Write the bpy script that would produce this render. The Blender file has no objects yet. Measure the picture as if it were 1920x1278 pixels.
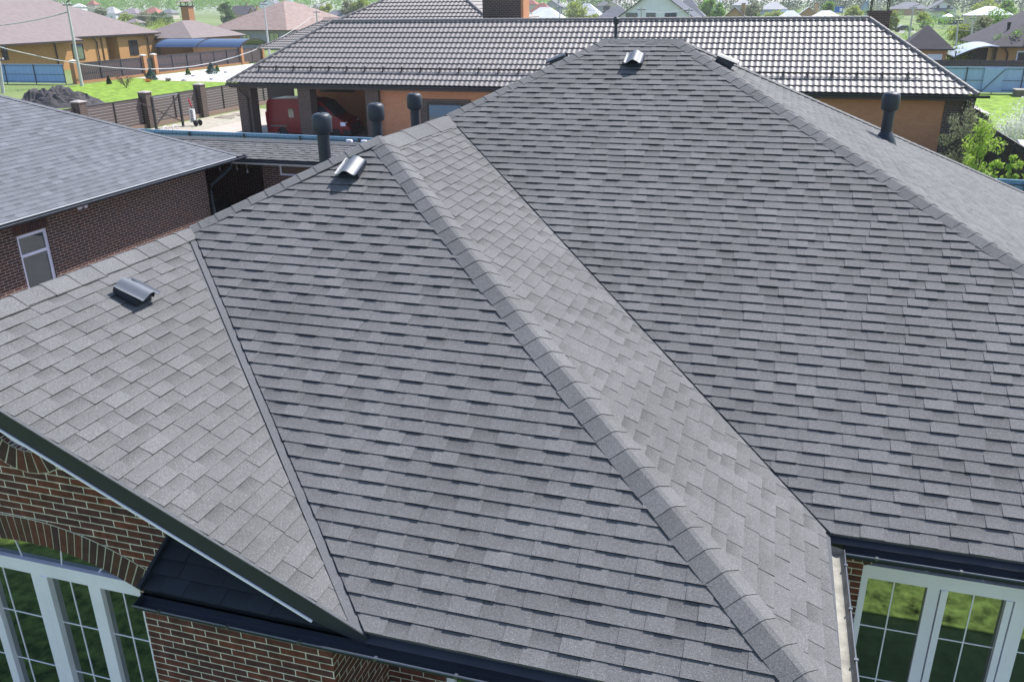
import bpy, bmesh, math, random
from mathutils import Vector, Matrix
from mathutils.geometry import tessellate_polygon, delaunay_2d_cdt
R = math.radians
S = bpy.context.scene
COL = S.collection
random.seed(7)
# ------------------------------------------------------------------ camera
FPX, PITCH, YAW, ROLL = 1580.63, 21.835, -16.954, -0.667
th, ps, ro = R(PITCH), R(YAW), R(ROLL)
CF = Vector((math.sin(ps)*math.cos(th), math.cos(ps)*math.cos(th), -math.sin(th)))
r0 = Vector((math.cos(ps), -math.sin(ps), 0)); u0 = r0.cross(CF)
CR = r0*math.cos(ro)+u0*math.sin(ro); CU = -r0*math.sin(ro)+u0*math.cos(ro)
CC = Vector((0, 0, 7.8))
cam = bpy.data.objects.new('camera', bpy.data.cameras.new('camera')); COL.objects.link(cam)
cam.matrix_world = Matrix(((CR.x, CU.x, -CF.x, 0), (CR.y, CU.y, -CF.y, 0), (CR.z, CU.z, -CF.z, 7.8), (0, 0, 0, 1)))
cam.data.sensor_width = 36; cam.data.lens = FPX/1920*36; cam.data.clip_start = .1; cam.data.clip_end = 9000
S.camera = cam
def ray(x, y): return CF+CR*((x-960)/FPX)-CU*((y-639)/FPX)
def at(x, y, X=None, Y=None, Z=None):          # a pixel of the 1920x1278 photograph -> point on a world plane
    d = ray(x, y)
    t = X/d.x if X is not None else Y/d.y if Y is not None else (Z-7.8)/d.z
    return CC+d*t
# ------------------------------------------------------------------ light
SUN_AZ, SUN_EL = 34, 53                         # azimuth from +Y towards +X
w = bpy.data.worlds.new('World'); S.world = w; w.use_nodes = True
nt = w.node_tree; bg = nt.nodes['Background']
sky = nt.nodes.new('ShaderNodeTexSky'); sky.sky_type = 'NISHITA'; sky.sun_disc = False
sky.sun_elevation = R(SUN_EL); sky.sun_rotation = R(SUN_AZ); sky.air_density = 1.0; sky.dust_density = 1.0
nt.links.new(sky.outputs[0], bg.inputs[0]); bg.inputs[1].default_value = .14
sl = bpy.data.lights.new('sun', 'SUN'); sl.energy = 4.3; sl.angle = R(.5); sl.color = (1, .975, .94)
so = bpy.data.objects.new('sun', sl); COL.objects.link(so)
sd = Vector((math.sin(R(SUN_AZ))*math.cos(R(SUN_EL)), math.cos(R(SUN_AZ))*math.cos(R(SUN_EL)), math.sin(R(SUN_EL))))
so.rotation_euler = sd.to_track_quat('Z', 'Y').to_euler()
S.view_settings.view_transform = 'Standard'; S.view_settings.look = 'None'; S.view_settings.exposure = .86
S.view_settings.gamma = 1
try: S.cycles.max_bounces = 5; S.cycles.caustics_reflective = False; S.cycles.caustics_refractive = False
except Exception: pass
# ------------------------------------------------------------------ materials
MATS = {}
def mat(name, col, rough=.8, var=.12, scale=3., metal=0., spec=.4, bump=0., tint=False, speck=0., bscale=None, stretch=None):
    if name in MATS: return MATS[name]
    m = bpy.data.materials.new(name); m.use_nodes = True; n = m.node_tree.nodes; l = m.node_tree.links
    b = n['Principled BSDF']; b.inputs['Roughness'].default_value = rough; b.inputs['Metallic'].default_value = metal
    b.inputs['Specular IOR Level'].default_value = spec
    tc = n.new('ShaderNodeTexCoord'); src = tc.outputs['Object']
    if stretch:
        mp = n.new('ShaderNodeMapping'); mp.inputs['Scale'].default_value = stretch; l.new(src, mp.inputs[0]); src = mp.outputs[0]
    nz = n.new('ShaderNodeTexNoise'); nz.inputs['Scale'].default_value = scale; nz.inputs['Detail'].default_value = 6; nz.inputs['Roughness'].default_value = .65
    l.new(src, nz.inputs['Vector'])
    mr = n.new('ShaderNodeMapRange'); mr.inputs[1].default_value = .3; mr.inputs[2].default_value = .7
    mr.inputs[3].default_value = 1-var; mr.inputs[4].default_value = 1+var; l.new(nz.outputs[0], mr.inputs[0])
    mul = n.new('ShaderNodeVectorMath'); mul.operation = 'SCALE'; mul.inputs[0].default_value = col[:3]; l.new(mr.outputs[0], mul.inputs['Scale'])
    out = mul.outputs[0]
    if tint:
        at_ = n.new('ShaderNodeAttribute'); at_.attribute_name = 'tone'
        m2 = n.new('ShaderNodeVectorMath'); m2.operation = 'MULTIPLY'; l.new(out, m2.inputs[0]); l.new(at_.outputs['Color'], m2.inputs[1]); out = m2.outputs[0]
    if speck:
        ns = n.new('ShaderNodeTexNoise'); ns.inputs['Scale'].default_value = 85; ns.inputs['Detail'].default_value = 3; ns.inputs['Roughness'].default_value = .8
        l.new(tc.outputs['Object'], ns.inputs['Vector'])
        m4 = n.new('ShaderNodeMapRange'); m4.inputs[1].default_value = .3; m4.inputs[2].default_value = .7; m4.inputs[3].default_value = 1-speck; m4.inputs[4].default_value = 1+speck
        l.new(ns.outputs[0], m4.inputs[0])
        wn = n.new('ShaderNodeTexVoronoi'); wn.inputs['Scale'].default_value = 130; l.new(tc.outputs['Object'], wn.inputs['Vector'])
        sep = n.new('ShaderNodeSeparateColor'); l.new(wn.outputs['Color'], sep.inputs[0])
        th_ = n.new('ShaderNodeMapRange'); th_.inputs[1].default_value = .93; th_.inputs[2].default_value = .99; th_.inputs[3].default_value = 0; th_.inputs[4].default_value = .5
        l.new(sep.outputs[0], th_.inputs[0])
        ad = n.new('ShaderNodeMath'); ad.operation = 'ADD'; l.new(m4.outputs[0], ad.inputs[0]); l.new(th_.outputs[0], ad.inputs[1])
        m5 = n.new('ShaderNodeVectorMath'); m5.operation = 'SCALE'; l.new(out, m5.inputs[0]); l.new(ad.outputs[0], m5.inputs['Scale']); out = m5.outputs[0]
    l.new(out, b.inputs['Base Color'])
    if bump:
        bp = n.new('ShaderNodeBump'); bp.inputs['Strength'].default_value = bump; bp.inputs['Distance'].default_value = .01
        nb = n.new('ShaderNodeTexNoise'); nb.inputs['Scale'].default_value = bscale or scale*8; nb.inputs['Detail'].default_value = 4
        l.new(src, nb.inputs['Vector']); l.new(nb.outputs[0], bp.inputs['Height']); l.new(bp.outputs[0], b.inputs['Normal'])
    MATS[name] = m; return m
def brick(name, c1, c2, mortar, bw=.26, bh=.075, ms=.011, var=.5, bias=0., spec=.3):
    if name in MATS: return MATS[name]
    m = bpy.data.materials.new(name); m.use_nodes = True; n = m.node_tree.nodes; l = m.node_tree.links
    b = n['Principled BSDF']; b.inputs['Roughness'].default_value = .8; b.inputs['Specular IOR Level'].default_value = spec
    uv = n.new('ShaderNodeUVMap'); uv.uv_map = 'UVMap'
    t = n.new('ShaderNodeTexBrick'); t.inputs['Scale'].default_value = 1; t.inputs['Brick Width'].default_value = bw; t.inputs['Row Height'].default_value = bh
    t.inputs['Mortar Size'].default_value = ms*.5; t.inputs['Mortar Smooth'].default_value = .1; t.inputs['Bias'].default_value = bias
    t.inputs['Color1'].default_value = (*c1, 1); t.inputs['Color2'].default_value = (*c2, 1); t.inputs['Mortar'].default_value = (*mortar, 1)
    l.new(uv.outputs[0], t.inputs['Vector'])
    nz = n.new('ShaderNodeTexNoise'); nz.inputs['Scale'].default_value = 9; nz.inputs['Detail'].default_value = 5; l.new(uv.outputs[0], nz.inputs['Vector'])
    mr = n.new('ShaderNodeMapRange'); mr.inputs[1].default_value = .3; mr.inputs[2].default_value = .7; mr.inputs[3].default_value = 1-var*.4; mr.inputs[4].default_value = 1+var*.5
    l.new(nz.outputs[0], mr.inputs[0])
    mu = n.new('ShaderNodeVectorMath'); mu.operation = 'SCALE'; l.new(t.outputs[0], mu.inputs[0]); l.new(mr.outputs[0], mu.inputs['Scale'])
    l.new(mu.outputs[0], b.inputs['Base Color'])
    bp = n.new('ShaderNodeBump'); bp.invert = True; bp.inputs['Strength'].default_value = .6; bp.inputs['Distance'].default_value = .008
    l.new(t.outputs['Fac'], bp.inputs['Height']); l.new(bp.outputs[0], b.inputs['Normal'])
    MATS[name] = m; return m
def glass(name, col=(.012, .02, .018), refl=.3, rough=.02, hi=.95):
    if name in MATS: return MATS[name]
    m = bpy.data.materials.new(name); m.use_nodes = True; n = m.node_tree.nodes; l = m.node_tree.links
    n.remove(n['Principled BSDF']); o = n['Material Output']
    d = n.new('ShaderNodeBsdfDiffuse'); d.inputs[0].default_value = (*col, 1)
    g = n.new('ShaderNodeBsdfGlossy'); g.inputs[0].default_value = (.9, .95, .95, 1); g.inputs['Roughness'].default_value = rough
    lw = n.new('ShaderNodeLayerWeight'); lw.inputs[0].default_value = .35
    mr = n.new('ShaderNodeMapRange'); mr.inputs[3].default_value = refl; mr.inputs[4].default_value = hi; l.new(lw.outputs['Fresnel'], mr.inputs[0])
    mx = n.new('ShaderNodeMixShader'); l.new(mr.outputs[0], mx.inputs[0]); l.new(d.outputs[0], mx.inputs[1]); l.new(g.outputs[0], mx.inputs[2])
    l.new(mx.outputs[0], o.inputs[0]); MATS[name] = m; return m
def leafm(name, c1, c2, scale=1.5):
    if name in MATS: return MATS[name]
    m = bpy.data.materials.new(name); m.use_nodes = True; n = m.node_tree.nodes; l = m.node_tree.links
    b = n['Principled BSDF']; b.inputs['Roughness'].default_value = .6; b.inputs['Specular IOR Level'].default_value = .25
    tc = n.new('ShaderNodeTexCoord'); nz = n.new('ShaderNodeTexNoise'); nz.inputs['Scale'].default_value = scale; nz.inputs['Detail'].default_value = 4
    l.new(tc.outputs['Object'], nz.inputs['Vector'])
    cr = n.new('ShaderNodeValToRGB'); cr.color_ramp.elements[0].position = .35; cr.color_ramp.elements[1].position = .65
    cr.color_ramp.elements[0].color = (*c1, 1); cr.color_ramp.elements[1].color = (*c2, 1); l.new(nz.outputs[0], cr.inputs[0])
    l.new(cr.outputs[0], b.inputs['Base Color'])
    tr = n.new('ShaderNodeBsdfTranslucent'); l.new(cr.outputs[0], tr.inputs[0])
    mx = n.new('ShaderNodeMixShader'); mx.inputs[0].default_value = .45; o = n['Material Output']
    l.new(b.outputs[0], mx.inputs[1]); l.new(tr.outputs[0], mx.inputs[2]); l.new(mx.outputs[0], o.inputs[0])
    MATS[name] = m; return m
SHG = mat('grey_shingle', (.138, .136, .138), .93, .11, .8, spec=.2, tint=True, speck=.40, bump=.5, bscale=160)
SHG2 = mat('blue_grey_shingle', (.125, .130, .148), .93, .10, .6, spec=.2, tint=True, speck=.25)
VALL = mat('valley_flashing', (.090, .093, .10), .9, .06, 2, spec=.2, speck=.25)
DARKM = mat('graphite_metal', (.022, .026, .038), .55, .2, 2, spec=.35)
DARKM2 = mat('graphite_pipe', (.018, .024, .036), .5, .2, 6, spec=.5)
LIPM = mat('gutter_lip_metal', (.10, .11, .13), .3, .15, 4, metal=.6)
VENTM = mat('roof_vent_plastic', (.12, .13, .15), .5, .1, 6, spec=.45)
WHITE = mat('white_pvc', (.82, .77, .90), .4, .05, 3)
SOFF = mat('white_soffit', (.6, .62, .66), .5, .06, 3)
DIRT = mat('gutter_dust', (.26, .25, .22), .9, .35, 6, bump=.3)
HBR = brick('house_brick', (.135, .040, .029), (.068, .029, .032), (.56, .53, .49), var=.9)
GBR = brick('garage_brick', (.095, .036, .028), (.062, .029, .030), (.46, .40, .34), var=.7)
MORT = mat('mortar', (.5, .46, .40), .9, .1, 20)
SOLD = [mat('soldier_brick_red', (.115, .036, .028), .8, .35, 9), mat('soldier_brick_brown', (.085, .036, .028), .8, .35, 9), mat('soldier_brick_purple', (.055, .026, .028), .8, .35, 9)]
GLS = glass('window_glass'); GLF = glass('far_window_glass', (.04, .05, .06), .12, .08, .4)
TILE = mat('brown_tile', (.205, .18, .172), .58, .12, 3, spec=.7, tint=True)
# ------------------------------------------------------------------ mesh builder
OFF = {}
def setp(o, label=None, cat=None, group=None, kind=None):
    if label: o['label'] = label
    if cat: o['category'] = cat
    if group: o['group'] = group
    if kind: o['kind'] = kind
    return o
def thing(name, label, cat, loc, group=None, rz=0):
    o = bpy.data.objects.new(name, None); COL.objects.link(o); o.empty_display_size = .3
    o.location = loc; o.rotation_euler = (0, 0, rz); OFF[o] = Matrix.Translation(Vector(loc)) @ Matrix.Rotation(rz, 4, 'Z')
    return setp(o, label, cat, group)
class B:
    def __init__(s): s.v = []; s.f = []; s.c = []; s.m = []; s.mi = 0; s.tone = (1, 1, 1)
    def face(s, pts, cols=None):
        i = len(s.v); s.v += [tuple(p) for p in pts]; s.f.append(tuple(range(i, i+len(pts))))
        s.c.append(cols or [s.tone]*len(pts)); s.m.append(s.mi)
    def box(s, x0, x1, y0, y1, z0, z1, M=None):
        P = [Vector(q) for q in ((x0, y0, z0), (x1, y0, z0), (x1, y1, z0), (x0, y1, z0), (x0, y0, z1), (x1, y0, z1), (x1, y1, z1), (x0, y1, z1))]
        if M: P = [M @ p for p in P]
        for q in ((3, 2, 1, 0), (4, 5, 6, 7), (0, 1, 5, 4), (1, 2, 6, 5), (2, 3, 7, 6), (3, 0, 4, 7)): s.face([P[k] for k in q])
        return s
    def bar(s, a, b, wd, ht=None, up=Vector((0, 0, 1))):
        a, b = Vector(a), Vector(b); ht = ht or wd; d = (b-a); L = d.length; d = d/L
        if abs(d.dot(up)) > .98: up = Vector((0, 1, 0))
        sx = d.cross(up).normalized(); uz = sx.cross(d)
        return s.box(-wd/2, wd/2, 0, L, -ht/2, ht/2, Matrix(((sx.x, d.x, uz.x, a.x), (sx.y, d.y, uz.y, a.y), (sx.z, d.z, uz.z, a.z), (0, 0, 0, 1))))
    def tube(s, pts, rad, n=8, cap=True):
        pts = [Vector(p) for p in pts]; rings = []
        for i, p in enumerate(pts):
            d = (pts[min(i+1, len(pts)-1)]-pts[max(i-1, 0)]).normalized()
            up = Vector((0, 0, 1)) if abs(d.z) < .95 else Vector((0, 1, 0))
            a = d.cross(up).normalized(); b_ = a.cross(d); rr = rad[i] if isinstance(rad, (list, tuple)) else rad
            rings.append([p+(a*math.cos(t)+b_*math.sin(t))*rr for t in (2*math.pi*k/n for k in range(n))])
        for i in range(len(rings)-1):
            for k in range(n): s.face([rings[i][k], rings[i+1][k], rings[i+1][(k+1) % n], rings[i][(k+1) % n]])
        if cap: s.face(rings[-1]); s.face(rings[0][::-1])
        return s
    def lathe(s, prof, c, n=24, axis=None):
        c = Vector(c); Q = axis.to_track_quat('Z', 'Y').to_matrix() if axis else Matrix.Identity(3)
        rg = [[c+Q @ Vector((r*math.cos(2*math.pi*k/n), r*math.sin(2*math.pi*k/n), z)) for k in range(n)] for r, z in prof]
        for i in range(len(rg)-1):
            for k in range(n): s.face([rg[i][k], rg[i][(k+1) % n], rg[i+1][(k+1) % n], rg[i+1][k]])
        s.face(rg[-1]); return s
    def slab(s, pts, t=.05, dirv=None):          # a polygon given thickness downwards
        pts = [Vector(p) for p in pts]; d = dirv or Vector((0, 0, -t)); q = [p+d for p in pts]; n = len(pts)
        s.face(pts); s.face(q[::-1])
        for i in range(n): s.face([pts[i], q[i], q[(i+1) % n], pts[(i+1) % n]])
        return s
    def build(s, name, mats, parent=None, smooth=False, merge=False, label=None, local=False):
        if not isinstance(mats, (list, tuple)): mats = [mats]
        me = bpy.data.meshes.new(name)
        root = parent
        while root is not None and root.parent is not None: root = root.parent
        V = s.v
        if root is not None and not local:
            Mi = OFF[root].inverted(); V = [tuple(Mi @ Vector(p)) for p in V]
        me.from_pydata(V, [], s.f)
        uv = me.uv_layers.new(name='UVMap'); ca = me.color_attributes.new('tone', 'FLOAT_COLOR', 'CORNER')
        uvs = []; cols = []
        for k, f in enumerate(s.f):
            P = [Vector(s.v[i]) for i in f]; n = Vector((0, 0, 0))
            for a in range(len(P)):
                p, q = P[a], P[(a+1) % len(P)]; n += Vector(((p.y-q.y)*(p.z+q.z), (p.z-q.z)*(p.x+q.x), (p.x-q.x)*(p.y+q.y)))
            n = n.normalized() if n.length > 1e-12 else Vector((0, 0, 1))
            u_ = Vector((1, 0, 0)) if abs(n.z) > .999 else Vector((0, 0, 1)).cross(n).normalized(); v_ = n.cross(u_)
            for a, p in enumerate(P): uvs += [p.dot(u_), p.dot(v_)]; c = s.c[k][a]; cols += [c[0], c[1], c[2], 1]
        me.uv_layers['UVMap'].data.foreach_set('uv', uvs); me.color_attributes['tone'].data.foreach_set('color', cols)
        me.polygons.foreach_set('material_index', s.m)
        for m in mats: me.materials.append(m)
        if smooth or merge:
            bm = bmesh.new(); bm.from_mesh(me); bmesh.ops.remove_doubles(bm, verts=bm.verts, dist=1e-4); bm.to_mesh(me); bm.free()
        if smooth:
            me.polygons.foreach_set('use_smooth', [True]*len(me.polygons)); me.update()
            try: me.set_sharp_from_angle(angle=R(38))
            except Exception: pass
        me.update(); o = bpy.data.objects.new(name, me); COL.objects.link(o)
        if parent is not None: o.parent = parent
        if label: o['label'] = label
        return o
def solo(b, name, mats, label, cat, loc, group=None, kind=None, smooth=False):   # a thing that is one mesh, origin at its base
    loc = Vector(loc); b.v = [tuple(Vector(p)-loc) for p in b.v]
    o = b.build(name, mats, None, smooth); o.location = loc
    if kind: o['kind'] = kind
    else: setp(o, label, cat, group)
    if kind and label: o['label'] = label
    if kind == 'stuff' and cat: o['category'] = cat
    return o
def clip2(poly, region):     # Sutherland-Hodgman, region ccw
    out = poly
    for i in range(len(region)):
        a, b = region[i], region[(i+1) % len(region)]; inp = out; out = []
        if not inp: break
        def ins(p): return (b[0]-a[0])*(p[1]-a[1])-(b[1]-a[1])*(p[0]-a[0])
        for j in range(len(inp)):
            p, q = inp[j], inp[(j+1) % len(inp)]; dp, dq = ins(p), ins(q)
            if dp >= 0: out.append(p)
            if (dp >= 0) != (dq >= 0):
                t = dp/(dp-dq); out.append((p[0]+(q[0]-p[0])*t, p[1]+(q[1]-p[1])*t))
    return out
def plane(poly):
    P = [Vector(p) for p in poly]; n = (P[1]-P[0]).cross(P[2]-P[0]).normalized()
    if n.z < 0: n = -n
    u = Vector((0, 0, 1)).cross(n).normalized(); v = n.cross(u); o = min(P, key=lambda p: p.z)
    reg = [((p-o).dot(u), (p-o).dot(v)) for p in P]
    A = sum(reg[i][0]*reg[(i+1) % len(reg)][1]-reg[(i+1) % len(reg)][0]*reg[i][1] for i in range(len(reg)))
    if A < 0: reg = reg[::-1]
    return o, u, v, n, reg
def shingles(b, poly, e=.1435, seed=1, lift=0., tw=(.18, .27), gw=(.17, .26), tones=(.93, 1.08), inset=None, hb=.0115, ht=.0195, sidec=.9):
    o, u, v, n, reg = plane(poly); rd = random.Random(seed)
    vmax = max(q[1] for q in reg); umin = min(q[0] for q in reg); umax = max(q[0] for q in reg)
    def put(u0, u1, v0, v1, h0, h1, t0, t1, base):
        c = clip2([(u0, v0), (u1, v0), (u1, v1), (u0, v1)], reg)
        if len(c) < 3: return
        H = lambda q: lift+h0+(h1-h0)*(q[1]-v0)/(v1-v0)
        T = lambda q: t0+(t1-t0)*min(1, max(0, (q[1]-v0)/(v1-v0)))
        top = [o+u*q[0]+v*q[1]+n*H(q) for q in c]; bot = [o+u*q[0]+v*q[1]+n*(base) for q in c]
        b.face(top, [(T(q),)*3 for q in c]); k = len(c)
        for i in range(k):
            j = (i+1) % k
            if abs(c[i][1]-v1) < 1e-5 and abs(c[j][1]-v1) < 1e-5: continue
            fr_ = abs(c[i][1]-v0) < 1e-5 and abs(c[j][1]-v0) < 1e-5
            b.face([top[j], top[i], bot[i], bot[j]], [((.12 if fr_ else sidec),)*3]*4)  # butts and tab sides darkened: step shadows put into the tone
    r = 0; v0 = -.002
    while v0 < vmax:
        v1 = v0+e+.004; x = umin-rd.random()*.4; wob = rd.uniform(-.0015, .0015)
        while x < umax:
            g = rd.uniform(*gw); t = rd.uniform(*tw); tb = rd.uniform(tones[0], tones[1]-.06); dk = rd.choice((.96, .88, .78, .66))
            put(x-.02, x+g+.02, v0+wob, v1, hb, .001, tb, tb*dk, min(lift, 0)-.008)
            tt = rd.uniform(*tones); dk = rd.choice((.97, .92, .88, .8))
            put(x+g, x+g+t, v0+wob-.002, v1-.001, ht*rd.uniform(.85, 1.1), .004, tt, tt*dk, min(lift, 0)-.008)
            put(x+g-.001, x+g+t+.001, v0+wob, v1, hb-.0002, .0008, tt, tt, min(lift, 0)-.008) if False else None
            x += g+t
        v0 += e; r += 1
def hipcaps(parent, top, bot, d1, d2, wd=.165, e=.225, seed=3, name='hip_cap', mt=None, up0=.010):
    top, bot = Vector(top), Vector(bot); ax = (bot-top); L = ax.length; ax /= L; rd = random.Random(seed); b = B()
    def side(d):
        d = Vector(d); d = (d-ax*d.dot(ax)).normalized(); return d
    s1, s2 = side(d1), side(d2); up = -(s1+s2).normalized()
    if up.z < 0: up = -up
    p = 0.; k = 0
    while p < L:
        q = min(p+e+.02, L+.02); t = rd.uniform(.93, 1.07); w1 = wd*rd.uniform(.95, 1.04); dk = rd.choice((1, .95, .88))
        # lower end raised over the next piece
        def row(s_, lift):
            c = top+ax*s_
            return [c+s1*w1+up*(lift*.7), c+s1*w1*.45+up*lift*.95, c+s1*w1*.13+up*(lift+.004), c+s2*w1*.13+up*(lift+.004), c+s2*w1*.45+up*lift*.95, c+s2*w1+up*(lift*.7)]
        A = row(p-.002, .022+up0); C = row(q, .030+up0)
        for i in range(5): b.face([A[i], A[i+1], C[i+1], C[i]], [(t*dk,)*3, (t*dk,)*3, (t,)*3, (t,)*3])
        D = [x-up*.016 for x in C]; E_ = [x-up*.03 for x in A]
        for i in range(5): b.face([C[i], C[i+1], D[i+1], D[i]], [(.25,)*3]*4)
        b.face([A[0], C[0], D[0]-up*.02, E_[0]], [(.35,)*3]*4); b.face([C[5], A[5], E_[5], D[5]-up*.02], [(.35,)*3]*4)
        p += e*rd.uniform(.97, 1.03)
    return b.build(name, mt or SHG, parent)
def gutter(parent, a, b_, out, rad=.065, inner=None, name='gutter', lipw=.009):
    a, b_, out = Vector(a), Vector(b_), Vector(out); b = B(); N = 10
    ang = [math.pi*i/N for i in range(N+1)]
    pr = [Vector(out)*(rad-rad*math.cos(t))+Vector((0, 0, -rad*1.05*math.sin(t))) for t in ang]
    pr = [Vector((0, 0, .03))]+pr
    for i in range(len(pr)-1):
        b.face([a+pr[i], b_+pr[i], b_+pr[i+1], a+pr[i+1]])
        b.face([a+pr[i]+Vector((0, 0, -.003)), a+pr[i+1]+Vector((0, 0, -.003)), b_+pr[i+1]+Vector((0, 0, -.003)), b_+pr[i]+Vector((0, 0, -.003))])
    b.face([a+q for q in pr]); b.face([b_+q for q in pr][::-1])
    g = b.build(name, inner or DARKM, parent)
    l_ = B(); e1 = a+out*rad*2; e2 = b_+out*rad*2; l_.tube([e1, e2], lipw, 6)
    n = max(1, int((e2-e1).length/.7))
    for i in range(n+1):
        c = e1.lerp(e2, (i+.4)/(n+.8)); d = (e2-e1).normalized(); l_.bar(c-d*.012, c+d*.012, .03, .026)
    l_.build('gutter_lip', LIPM, g)
    return g
# window: O = lower-left corner on the wall face, u along, n outward
def fr(O, u, n): return Vector(O), Vector(u).normalized(), Vector(n).normalized()
def fbox(b, F, u0, u1, v0, v1, d0, d1):
    O, u, n = F; z = Vector((0, 0, 1))
    return b.box(u0, u1, d0, d1, v0, v1, Matrix(((u.x, n.x, z.x, O.x), (u.y, n.y, z.y, O.y), (u.z, n.z, z.z, O.z), (0, 0, 0, 1))))
def window(parent, O, u, n, w_, h, frame=None, g=None, mull=(.5,), trans=(), fw=.07, proud=.03, name='window'):
    F = fr(O, u, n); b = B()
    fbox(b, F, 0, w_, 0, fw, -.02, proud); fbox(b, F, 0, w_, h-fw, h, -.02, proud)
    fbox(b, F, 0, fw, fw, h-fw, -.02, proud); fbox(b, F, w_-fw, w_, fw, h-fw, -.02, proud)
    for m in mull: fbox(b, F, w_*m-fw*.45, w_*m+fw*.45, fw, h-fw, -.02, proud-.004)
    for t in trans: fbox(b, F, fw, w_-fw, h*t-fw*.4, h*t+fw*.4, -.02, proud-.007)
    fo = b.build(name, frame or WHITE, parent)
    p = B(); fbox(p, F, fw*.5, w_-fw*.5, fw*.5, h-fw*.5, -.015, proud*.35); p.build('pane', g or GLF, fo)
    return fo
def wallface(b, O, u, n, outer, holes=(), depth=.14, back=True):
    O, u, n = fr(O, u, n); z = Vector((0, 0, 1))
    P = lambda q, d=0.: O+u*q[0]+z*q[1]-n*d
    loops = [outer]+list(holes)
    vs = []; es = []
    for lp in loops:
        i0 = len(vs); vs += [Vector((q[0], q[1])) for q in lp]; es += [(i0+i, i0+(i+1) % len(lp)) for i in range(len(lp))]
    cv, ce, cf = delaunay_2d_cdt(vs, es, [], 0, 1e-6)[:3]
    def inp(p, lp):
        c = False
        for i in range(len(lp)):
            a, e_ = lp[i], lp[(i+1) % len(lp)]
            if (a[1] > p[1]) != (e_[1] > p[1]) and p[0] < (e_[0]-a[0])*(p[1]-a[1])/(e_[1]-a[1])+a[0]: c = not c
        return c
    for t in cf:
        q = [cv[i] for i in t]; m = ((q[0][0]+q[1][0]+q[2][0])/3, (q[0][1]+q[1][1]+q[2][1])/3)
        if not inp(m, outer) or any(inp(m, h_) for h_ in holes): continue
        pts = [P(x) for x in q]
        if (pts[1]-pts[0]).cross(pts[2]-pts[0]).dot(n) < 0: pts = pts[::-1]
        b.face(pts)
    for lp in holes:
        for i in range(len(lp)):
            a, c = lp[i], lp[(i+1) % len(lp)]; b.face([P(a), P(c), P(c, depth), P(a, depth)])
# =================================================================== MAIN HOUSE
k = .494; kw = k/.9588; ZE = 3.28; XW = -10.73; XE = .87; XR = 6.29; YF = 4.67; YM = 7.02; YN = 22.86
Pk = Vector((-4.93, 10.23, 6.145)); Rb = Vector((-4.93, 12.82, 6.145)); A = Vector((-2.81, 14.94, 7.19)); Bq = Vector((-1.63, 14.94, 7.19))
Lg = Vector((-6.69, 8.545, 5.276)); V_ = Vector((-2.64, YF, ZE)); M_ = Vector((XE, YM, ZE)); C_ = Vector((XE, YF, ZE)); SE_ = Vector((XR, YM, ZE))
NE_ = Vector((XR, YN, ZE)); NW_ = Vector((XW, YN, ZE)); Lf = Vector((-6.69, YF-.02, 5.276)); SW_ = Vector((XW, YF-.02, ZE))
house = thing('brick_house', 'large red-brown brick house in the foreground with grey shingled hip and gable roofs', 'house', (-2.2, 14, 0))
b = B()
shingles(b, [A, Rb, M_, SE_, Bq], seed=11, lift=.012)
shingles(b, [Pk, Lg, V_, C_], seed=12, lift=.012)
vd = (V_-Lg).normalized(); off = Vector((-.15, 0, -.15*-k)); off = Vector((-.15, 0, .15*k))
shingles(b, [Lg+Vector((0, -.17, 0)), Lf, V_+off], seed=13, tones=(.90, 1.03), tw=(.20, .25), gw=(.19, .24), hb=.008, ht=.014, sidec=.25)
off2 = Vector((-.05, 0, .05*k))
shingles(b, [Pk, Rb+Vector((0, -.05, 0)), M_+off2, C_], seed=14, tones=(.90, 1.05), tw=(.18, .24), gw=(.17, .23), hb=.008, ht=.014, sidec=.25)
shingles(b, [Bq, SE_, NE_], seed=15, tones=(.9, 1.15), ht=.010)
w1_, w2_, w3_ = Vector((XW, 8.545, ZE)), Vector((XW, 10.23, ZE)), Vector((XW, 12.82, ZE))
for q in ([SW_, Lf, Lg, w1_], [w1_, Lg, Pk, w2_], [w2_, Pk, Rb, w3_], [w3_, Rb, A, NW_]): b.face([p+Vector((0, 0, .004)) for p in q])
b.face([A, Bq, NE_, NW_])
roof = b.build('roof', SHG, house)
b = B()   # deck under the shingles
for q in ([A, Rb, M_, SE_, Bq], [Pk, Lg, V_, C_], [Lg, Lf, V_], [Pk, Rb, M_, C_], [Bq, SE_, NE_]): b.face([Vector(p)+Vector((0, 0, -.012)) for p in q])
b.build('roof_deck', VALL, roof)
def strip(a, b_, dx, h=.003):
    q = B(); n = Vector((k, 0, 1)).normalized()*h; d = Vector((-dx, 0, dx*k)); q.face([a+n, b_+n, b_+d+n, a+Vector((0, -dx, 0))+n]); return q
strip(Lg+Vector((.02, 0, -.01)), V_, .14).build('valley_flashing', VALL, roof)
strip(Rb, M_, .07).build('valley_flashing', VALL, roof)
dS = Vector((0, -1, -k)); dSw = Vector((0, -1, -kw)); dE = Vector((1, 0, -k)); dW = Vector((-1, 0, -k)); dN = Vector((0, 1, -k))
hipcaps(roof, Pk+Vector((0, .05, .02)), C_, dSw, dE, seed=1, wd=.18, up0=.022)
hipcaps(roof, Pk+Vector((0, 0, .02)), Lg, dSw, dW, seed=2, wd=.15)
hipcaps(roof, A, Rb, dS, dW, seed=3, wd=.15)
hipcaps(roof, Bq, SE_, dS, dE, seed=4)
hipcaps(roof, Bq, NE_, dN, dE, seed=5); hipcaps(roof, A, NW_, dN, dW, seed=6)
hipcaps(roof, A+Vector((-.1, 0, 0)), Bq+Vector((.1, 0, 0)), dS, dN, seed=7, name='ridge_cap')
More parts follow.
